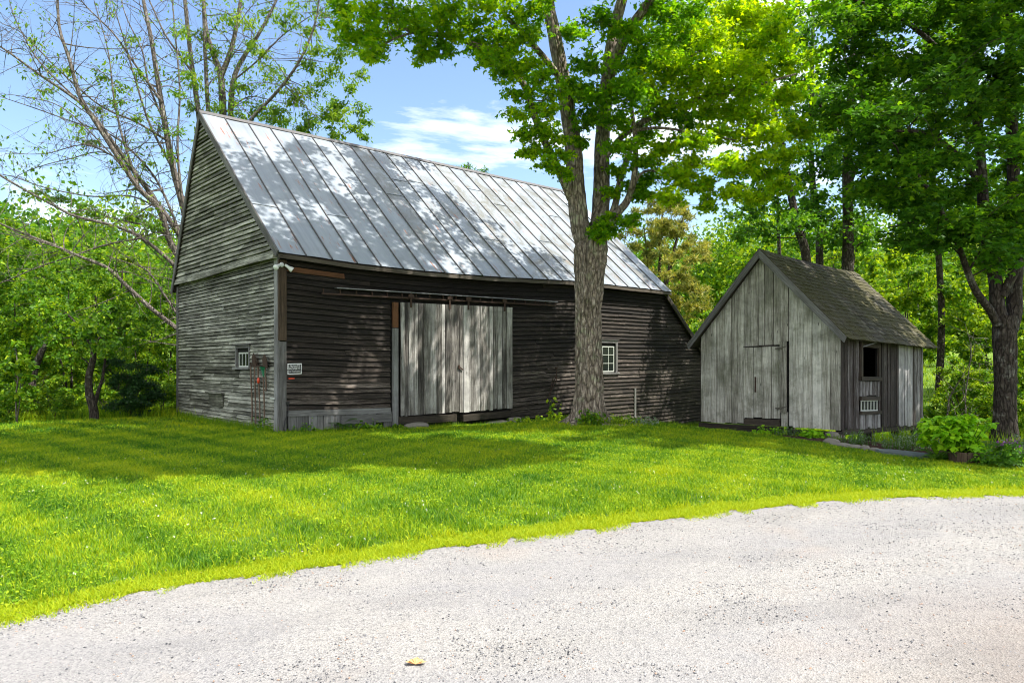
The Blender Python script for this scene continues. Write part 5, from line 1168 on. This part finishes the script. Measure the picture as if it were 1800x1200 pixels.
# leafy ground plants along the barn and shed
def weeds(name,label,mat,px,Y,n,rad,h,ls,tint=.5,wr=.4,group=None,cat='plant',stem=True,upb=1.):
    x,y,z=gx(px,Y); r=thing(name,label,cat,(x,y,z),group); A_=Acc(); S_=Acc()
    for k in range(n):
        an=RNG.random()*6.28; d=rad*RNG.random()**.6; bx,by=x+d*math.cos(an),y+d*math.sin(an)*.7; hh=h*(.5+.6*RNG.random())*(1-.35*d/rad); lx,ly=RNG.normal(0,.15*hh,2)
        q=np.array([(bx,by,z-.02),(bx+lx*.4,by+ly*.4,z+hh*.55),(bx+lx,by+ly,z+hh)]); S_.tube(q,[.004,.003,.002],3)
        m=7; f=.25+.75*RNG.random(m); C_=np.array([q[0]+(q[2]-q[0])*ff for ff in f])+RNG.normal(0,ls*.35,(m,3)); leaves(A_,C_,ls*(.7+.6*RNG.random(m)),'kite',upb,np.clip(RNG.normal(tint,.2,m),0,1),wr,.25)
    part('stems',S_,M['leaf_fern'],r); part('leaves',A_,M[mat],r); return r
def fern(label,px,Y,n,L,tint=.5,z=None,group='ferns'):
    x,y,z0=gx(px,Y); r=thing('fern',label,'fern',(x,y,z0),group); A_=Acc()
    for k in range(n):
        an=k/n*6.28+RNG.normal(0,.25); l=L*(.75+.4*RNG.random()); up=.75+.35*RNG.random()
        f=np.linspace(0,1,15); d=np.array([math.cos(an),math.sin(an)]); rad=l*(f*.75+.1*f*f); zz=l*(up*f-.75*f**2.3)
        q=np.stack([x+d[0]*rad,y+d[1]*rad,z0+zz],-1); A_.tube(q,np.linspace(.005,.001,15),3,.3)
        sd=np.array([-d[1],d[0],0])
        for i in range(2,15):
            pl=l*.24*math.sin(min(1,f[i]*1.15)*math.pi)**.8+.01; tg=(q[i]-q[i-1]); tg/=np.linalg.norm(tg)
            for sg in (1,-1):
                e=q[i]+sd*sg*pl+tg*pl*.35-np.array([0,0,pl*.2]); w=tg*.016*(L/.5)
                A_.quads(np.array([q[i]-w,q[i]*.45+e*.55-w*.9,e,q[i]*.5+e*.5+w]),[[0,1,2,3]],float(np.clip(RNG.normal(tint,.15),0,1)))
    part('fronds',A_,M['leaf_fern'],r); return r
fern('dark fern growing at the barn skirting left of the doors',592,15.9,16,.62,.25)
weeds('weed_clump','leafy weeds under the barn skirting right of the dark fern','leaf_dark',640,16.1,26,.42,.28,.07,.7,.5,'weeds at the foot of the barn')
weeds('weed_clump','tuft of weeds at the barn corner below the tools','leaf_dark',468,15.0,22,.3,.45,.06,.6,.3,'weeds at the foot of the barn')
weeds('weed_clump','tall thin weeds at the foot of the barn corner board','leaf_dark',530,15.0,22,.4,.34,.06,.6,.3,'weeds at the foot of the barn')
weeds('weed_clump','pale green clump beside the left door post','leaf_thick',700,16.6,20,.2,.2,.06,.6,.5,'weeds at the foot of the barn')
weeds('weed_clump','sunlit leafy weeds between the concrete block and the maple','leaf_thick',940,17.5,60,.75,.22,.07,.7,.5,'weeds at the foot of the barn')
weeds('weed_clump','tall pale weed left of the maple trunk','leaf_thick',972,17.2,10,.15,.75,.08,.8,.5,'weeds at the foot of the barn')
weeds('weed_clump','greenery wrapping the foot of the big maple','leaf_thick',1038,15.15,46,.32,.42,.07,.5,.45,'plants round the big maple')
weeds('weed_clump','bright weeds on the right root of the big maple','leaf_thick',1085,15.4,60,.5,.3,.05,.75,.3,'plants round the big maple')
weeds('silver_plant','silvery flower clump right of the big maple','leaf_grey',1125,15.5,50,.42,.25,.05,.8,.35,'plants round the big maple')
weeds('weed_clump','green leaves at the left sill of the shed','leaf_hyd',1345,15.3,16,.3,.25,.09,.5,.45,'plants in front of the shed')
weeds('catmint','dull grey catmint clump below the shed door','leaf_grey',1388,15.1,60,.32,.34,.035,.35,.25,'grey plants of the flower bed')
weeds('columbine','pale green leafy clump right of the shed door','leaf_hyd',1428,14.6,34,.32,.26,.085,.55,.5,'plants in front of the shed')
weeds('catmint','grey green catmint clump left of the mulch hollow','leaf_grey',1508,13.4,90,.34,.36,.035,.5,.25,'grey plants of the flower bed')
weeds('catmint','pale flowering catmint clump behind the flagstone','leaf_grey',1590,12.9,130,.46,.42,.035,.75,.25,'grey plants of the flower bed')
weeds('catmint','taller grey clump under the right end of the shed','leaf_grey',1625,13.8,60,.36,.42,.04,.5,.3,'grey plants of the flower bed')
weeds('weed_clump','dark leafy cover at the right end of the flower bed','leaf_dark',1775,10.8,90,.55,.42,.06,.5,.4,'plants of the flower bed')
weeds('weed_clump','blue green foliage under the phlox','leaf_grey',1790,11.6,70,.5,.5,.06,.3,.3,'plants of the flower bed')
fern('pale fern before the wooden planter',1652,11.4,15,.46,.75)
fern('large fern leaning right of the wooden planter',1735,11.7,20,.72,.5)
fern('low dark fern at the right end of the bed',1752,10.8,18,.55,.4)
fern('fern spreading below the purple phlox',1795,10.9,16,.6,.45)
# tussock ring where the mown lawn meets walls
def fringe():
    a=Acc(); 
    for (p0,p1,n,h) in [(C0-v_*.12+u_*.1,C0-v_*.12+u_*10,5200,.12),(C0-v_*.12+u_*9.4,C0-v_*.12+u_*17,3600,.15),(C0-u_*.1,C0-u_*.12+v_*6.9,3600,.16),(K0-w_*.1-q_*.1,K0-w_*.15+q_*3.6,1600,.12)]:
        f=RNG.random(n); Q=p0+(p1-p0)*f[:,None]+RNG.normal(0,.10,(n,2)); hh=h*(.3+RNG.random(n))*(1+.5*wob(Q[:,0],Q[:,1],2.)); B=np.c_[Q,G(Q[:,0],Q[:,1])]; an=RNG.random(n)*6.28; pv=np.stack([np.cos(an),np.sin(an),0*an],-1)*.006
        V=np.stack([B-pv,B+pv,B+np.stack([RNG.normal(0,.35,n)*hh,RNG.normal(0,.35,n)*hh,hh],-1)],1); a.tris(V,np.arange(n*3).reshape(-1,3),np.clip(RNG.normal(.4,.2,n),0,1))
    return a
solo('wall_fringe_grass',fringe(),M['grass'],'longer unmown grass against the barn and shed walls','tall grass',kind='stuff')
# hydrangea in a half barrel
pot=thing('barrel_planter','weathered wooden barrel planter tilted at the lawn edge','planter',gx(1700,11.15)); px_,py_,pz_=gx(1700,11.15)
a=Acc(); 
for k in range(22):
    an=k/22*math.tau; c_,s_=math.cos(an),math.sin(an); r0,r1=.225,.27
    rg=[]
    for q,zz in ((0,-.12),(.5,.08),(1,.22+.006*RNG.normal())):
        r=r0+(r1-r0)*q; hw=math.pi*r/22*.95; t=np.array([-s_,c_,0]); o=np.array([c_,s_,0]); b=np.array([px_,py_,pz_+zz])
        rg.append([b+o*(r+.012)-t*hw,b+o*(r+.012)+t*hw,b+o*(r-.015)+t*hw,b+o*(r-.015)-t*hw])
    a.strip(np.array(rg),float(np.clip(RNG.normal(.5,.12),0,1)))
part('staves',a,M['trim_brown'],pot)
a=Acc(); th=np.arange(33)*math.tau/32
for zz,r in ((.17,.262),(.0,.243)): a.strip(np.stack([np.stack([px_+(r+e)*np.cos(th),py_+(r+e)*np.sin(th),0*th+pz_+zz+d_],-1) for e,d_ in ((.004,-.02),(.008,-.02),(.008,.02),(.004,.02))],1),caps=False)
part('hoop',a,M['iron'],pot)
a=Acc(); a.disc(np.array([px_,py_,pz_+.17]),np.array([1,0,0]),np.array([0,1,0]),.25,24); part('soil',a,M['mulch'],pot)
hy=Tree('kite',.105,.38,1.5,.75,.5,.2,droop=.3,twr=.005); 
for k in range(9):
    an=RNG.random()*6.28; hy.limb([(px_+.05*math.cos(an),py_+.05*math.sin(an)+.1,pz_+.15),(px_+.22*math.cos(an)-.02,py_+.22*math.sin(an)+.1,pz_+.4),(px_+.45*math.cos(an)-.05,py_+.38*math.sin(an)+.12,pz_+.62)],.01,.005,5,n=8)
rcrown(hy,(px_-.05,py_+.15,pz_+.50),(.55,.45,.33),66,.13,34,5,.6,shell=.5)
hy.build('hydrangea','bright green broad leaved hydrangea growing from the barrel planter','shrub',(px_,py_,pz_+.25),'leaf_fern','leaf_hyd',crown='foliage',tm='stems')
# phlox
for k,(px,dy,Y,lb) in enumerate([(1782,783,11.6,'left head of purple phlox at the right edge'),(1797,793,11.4,'right head of purple phlox cut by the picture edge'),(1770,786,11.75,'small purple phlox head beside the double trunk')]):
    c=P(px,dy,Y); g_=float(G(c[0],c[1])); r=thing('phlox',lb,'flower',(c[0],c[1],g_),'purple phlox'); a=Acc()
    for i in range(5): a.tube([(c[0]+RNG.normal(0,.05),c[1]+RNG.normal(0,.05),g_),(c[0]+RNG.normal(0,.04),c[1],(g_+c[2])/2),c+RNG.normal(0,.05,3)],.004,3)
    part('stems',a,M['leaf_fern'],r); a=Acc(); n=110 if k<2 else 50; leaves(a,c+RNG.normal(0,1,(n,3))*np.array([.085,.07,.045]),.04,'kite',.7,RNG.random(n),.5); part('blossom',a,M['flower_purple'],r)
# stones edging the bed
for k,(px,Y,sz,lb) in enumerate([(1478,12.95,(.2,.09,.05),'flat pale edging stone at the left tip of the mulch'),(1500,12.75,(.17,.08,.05),'second edging stone, right of the left tip'),(1521,12.55,(.08,.07,.07),'small tilted white edging stone'),(1537,12.4,(.09,.06,.05),'rounded tan pebble of the bed edge'),(1549,12.25,(.07,.05,.045),'tiny tan edging stone beside the flagstone'),(1462,13.3,(.16,.10,.09),'grey rounded stone near the shed corner')]):
    x,y,z=gx(px,Y); rock('edging_stone',(x,y,z+.04),sz,'stone',lb,'stone','stones edging the flower bed',seed=k*3+1,rotz=-.7)
a=Acc(); pr=[(-.52,-.05,0),(-.38,-.2,0),(.05,-.24,0),(.45,-.17,0),(.5,.02,0),(.2,.16,0),(-.3,.14,0)]; prism(a,[(x,y,z+.06) for x,y,z in pr],(0,0,-.07))
fs=solo('flagstone',a,M['slate'],'large blue grey flagstone set at the edge of the mulch bed','stone'); x,y,z=gx(1597,11.95); fs.location=(x,y,z+.02); fs.rotation_euler=(0,.02,-.75)
# fallen log
a=Acc(); q=catmull([P(1600,743,21),P(1650,738,20),P(1700,733,19.3),P(1745,726,18.7),P(1800,722,18.)],20); q[:,2]=np.maximum(q[:,2],G(q[:,0],q[:,1])+.1); a.tube(q,np.linspace(.05,.11,20),9); a.tube([q[8],q[8]+np.array([-.3,-.2,.5])],.025,5); a.tube([q[12],q[12]+np.array([.3,-.3,.35])],.02,5)
solo('fallen_log',a,M['bark_ash'],'pale fallen log lying behind the hydrangea','log',smooth=True)
# dead bare twigs among the right understorey
dt=Tree(); dt.limb([P(1700,760,17.6),P(1697,700,17.6),P(1706,640,17.6),P(1695,570,17.6)],.022,.006,5,wig=.05); dt.limb([P(1655,765,18),P(1670,700,18),P(1700,650,17.8),P(1712,600,17.8)],.018,.005,5,wig=.05); twigs(dt,26,1.,.8,leafp=0)
dt.build('bare_shrub','bare grey branching shrub between the shed and the double trunk','shrub',(P(1700,760,17.6)[0],17.6,float(G(11.7,17.6))),'bark_ash','leaf_dark',tm='branches')
# leaf on the drive
a=Acc(); RNGs=RNG
for k in range(5):
    an=-1.2+k*.6+math.pi/2; d=np.array([math.cos(an),math.sin(an),0]); e=np.array([-d[1],d[0],0]); L_=.075 if k==2 else .06
    a.quads([(0,0,0),d*L_*.5+e*.02+[0,0,.012],d*L_+[0,0,.004],d*L_*.5-e*.02+[0,0,.01]],[[0,1,2,3]])
lf=solo('fallen_leaf',a,plain('dry tan leaf',(.5,.28,.12),.7),'single tan maple leaf lying on the gravel drive','leaf'); x,y=px2(730,3.52),3.52; lf.location=(x,y,float(G(x,y))+.035)

# ------------------------------------------------------------------ light, sky, camera
SUN_AZ=R(-14); SUN_EL=R(57)     # azimuth counter-clockwise from +X
sd=np.array([math.cos(SUN_AZ)*math.cos(SUN_EL),math.sin(SUN_AZ)*math.cos(SUN_EL),math.sin(SUN_EL)])
L=bpy.data.lights.new('sun','SUN'); L.energy=4.6; L.angle=R(.53); L.color=(1,.955,.88)
lo=bpy.data.objects.new('sun',L); COL.objects.link(lo); lo.rotation_euler=Vector(sd).to_track_quat('Z','Y').to_euler(); lo.location=(20,-10,30)
W=bpy.data.worlds.new('World'); SC.world=W; W.use_nodes=True; nt=W.node_tree; nt.nodes.clear()
sky=nt.nodes.new('ShaderNodeTexSky'); sky.sky_type='NISHITA'; sky.sun_disc=False; sky.sun_elevation=SUN_EL; sky.sun_rotation=math.pi/2-SUN_AZ; sky.air_density=1.0; sky.dust_density=1.3; sky.ozone_density=3.0
tc=nt.nodes.new('ShaderNodeTexCoord'); mp_=nt.nodes.new('ShaderNodeMapping'); mp_.inputs['Scale'].default_value=(1.6,1.6,5.5); mp_.inputs['Location'].default_value=(.79,.25,.57); nt.links.new(tc.outputs['Generated'],mp_.inputs[0])
nz=nt.nodes.new('ShaderNodeTexNoise'); nz.inputs['Scale'].default_value=1.5; nz.inputs['Detail'].default_value=8; nz.inputs['Roughness'].default_value=.58; nz.inputs['Distortion'].default_value=.4; nt.links.new(mp_.outputs[0],nz.inputs['Vector'])
sx=nt.nodes.new('ShaderNodeSeparateXYZ'); nt.links.new(tc.outputs['Generated'],sx.inputs[0])
m1=nt.nodes.new('ShaderNodeMapRange'); m1.inputs['From Min'].default_value=.15; m1.inputs['From Max'].default_value=-.5; m1.inputs['To Max'].default_value=.16; nt.links.new(sx.outputs['Y'],m1.inputs['Value'])  # m1 behind, m2 overhead: extra unseen cloud added to whiten the fill light
m2=nt.nodes.new('ShaderNodeMapRange'); m2.inputs['From Min'].default_value=.55; m2.inputs['From Max'].default_value=.9; m2.inputs['To Max'].default_value=.12; nt.links.new(sx.outputs['Z'],m2.inputs['Value'])
ad=nt.nodes.new('ShaderNodeMath'); ad.operation='ADD'; nt.links.new(m1.outputs[0],ad.inputs[0]); nt.links.new(m2.outputs[0],ad.inputs[1])
ad2=nt.nodes.new('ShaderNodeMath'); ad2.operation='ADD'; nt.links.new(ad.outputs[0],ad2.inputs[0]); nt.links.new(nz.outputs['Fac'],ad2.inputs[1])
rp=nt.nodes.new('ShaderNodeValToRGB'); rp.color_ramp.elements[0].position=.55; rp.color_ramp.elements[1].position=.72; nt.links.new(ad2.outputs[0],rp.inputs[0])
mx=nt.nodes.new('ShaderNodeMix'); mx.data_type='RGBA'; mx.inputs[7].default_value=(7.6,7.5,7.3,1); nt.links.new(rp.outputs[0],mx.inputs[0]); nt.links.new(sky.outputs[0],mx.inputs[6])
bg=nt.nodes.new('ShaderNodeBackground'); bg.inputs['Strength'].default_value=.135; nt.links.new(mx.outputs[2],bg.inputs[0]); wo=nt.nodes.new('ShaderNodeOutputWorld'); nt.links.new(bg.outputs[0],wo.inputs[0])
cam=bpy.data.cameras.new('camera'); cam.lens=24; cam.sensor_width=36; cam.clip_end=3000; cam.clip_start=.05
co=bpy.data.objects.new('camera',cam); COL.objects.link(co); co.location=(0,0,CAMZ); co.rotation_euler=(math.pi/2,0,0); SC.camera=co
SC.view_settings.view_transform='Standard'; SC.view_settings.look='None'; SC.view_settings.gamma=1; SC.view_settings.exposure=1.1
SC.render.engine='CYCLES'; cy=SC.cycles; cy.pixel_filter_type='BLACKMAN_HARRIS'; cy.filter_width=1.05; cy.max_bounces=6; cy.diffuse_bounces=3; cy.glossy_bounces=2; cy.transmission_bounces=3; cy.use_denoising=True; cy.use_adaptive_sampling=True; cy.adaptive_threshold=.02; cy.caustics_reflective=False; cy.caustics_refractive=False
try: cy.denoiser='OPENIMAGEDENOISE'
except Exception: pass
for o in SC.objects:
    if o.type=='MESH' and o.parent is None and 'kind' in o and o['kind']=='structure': pass
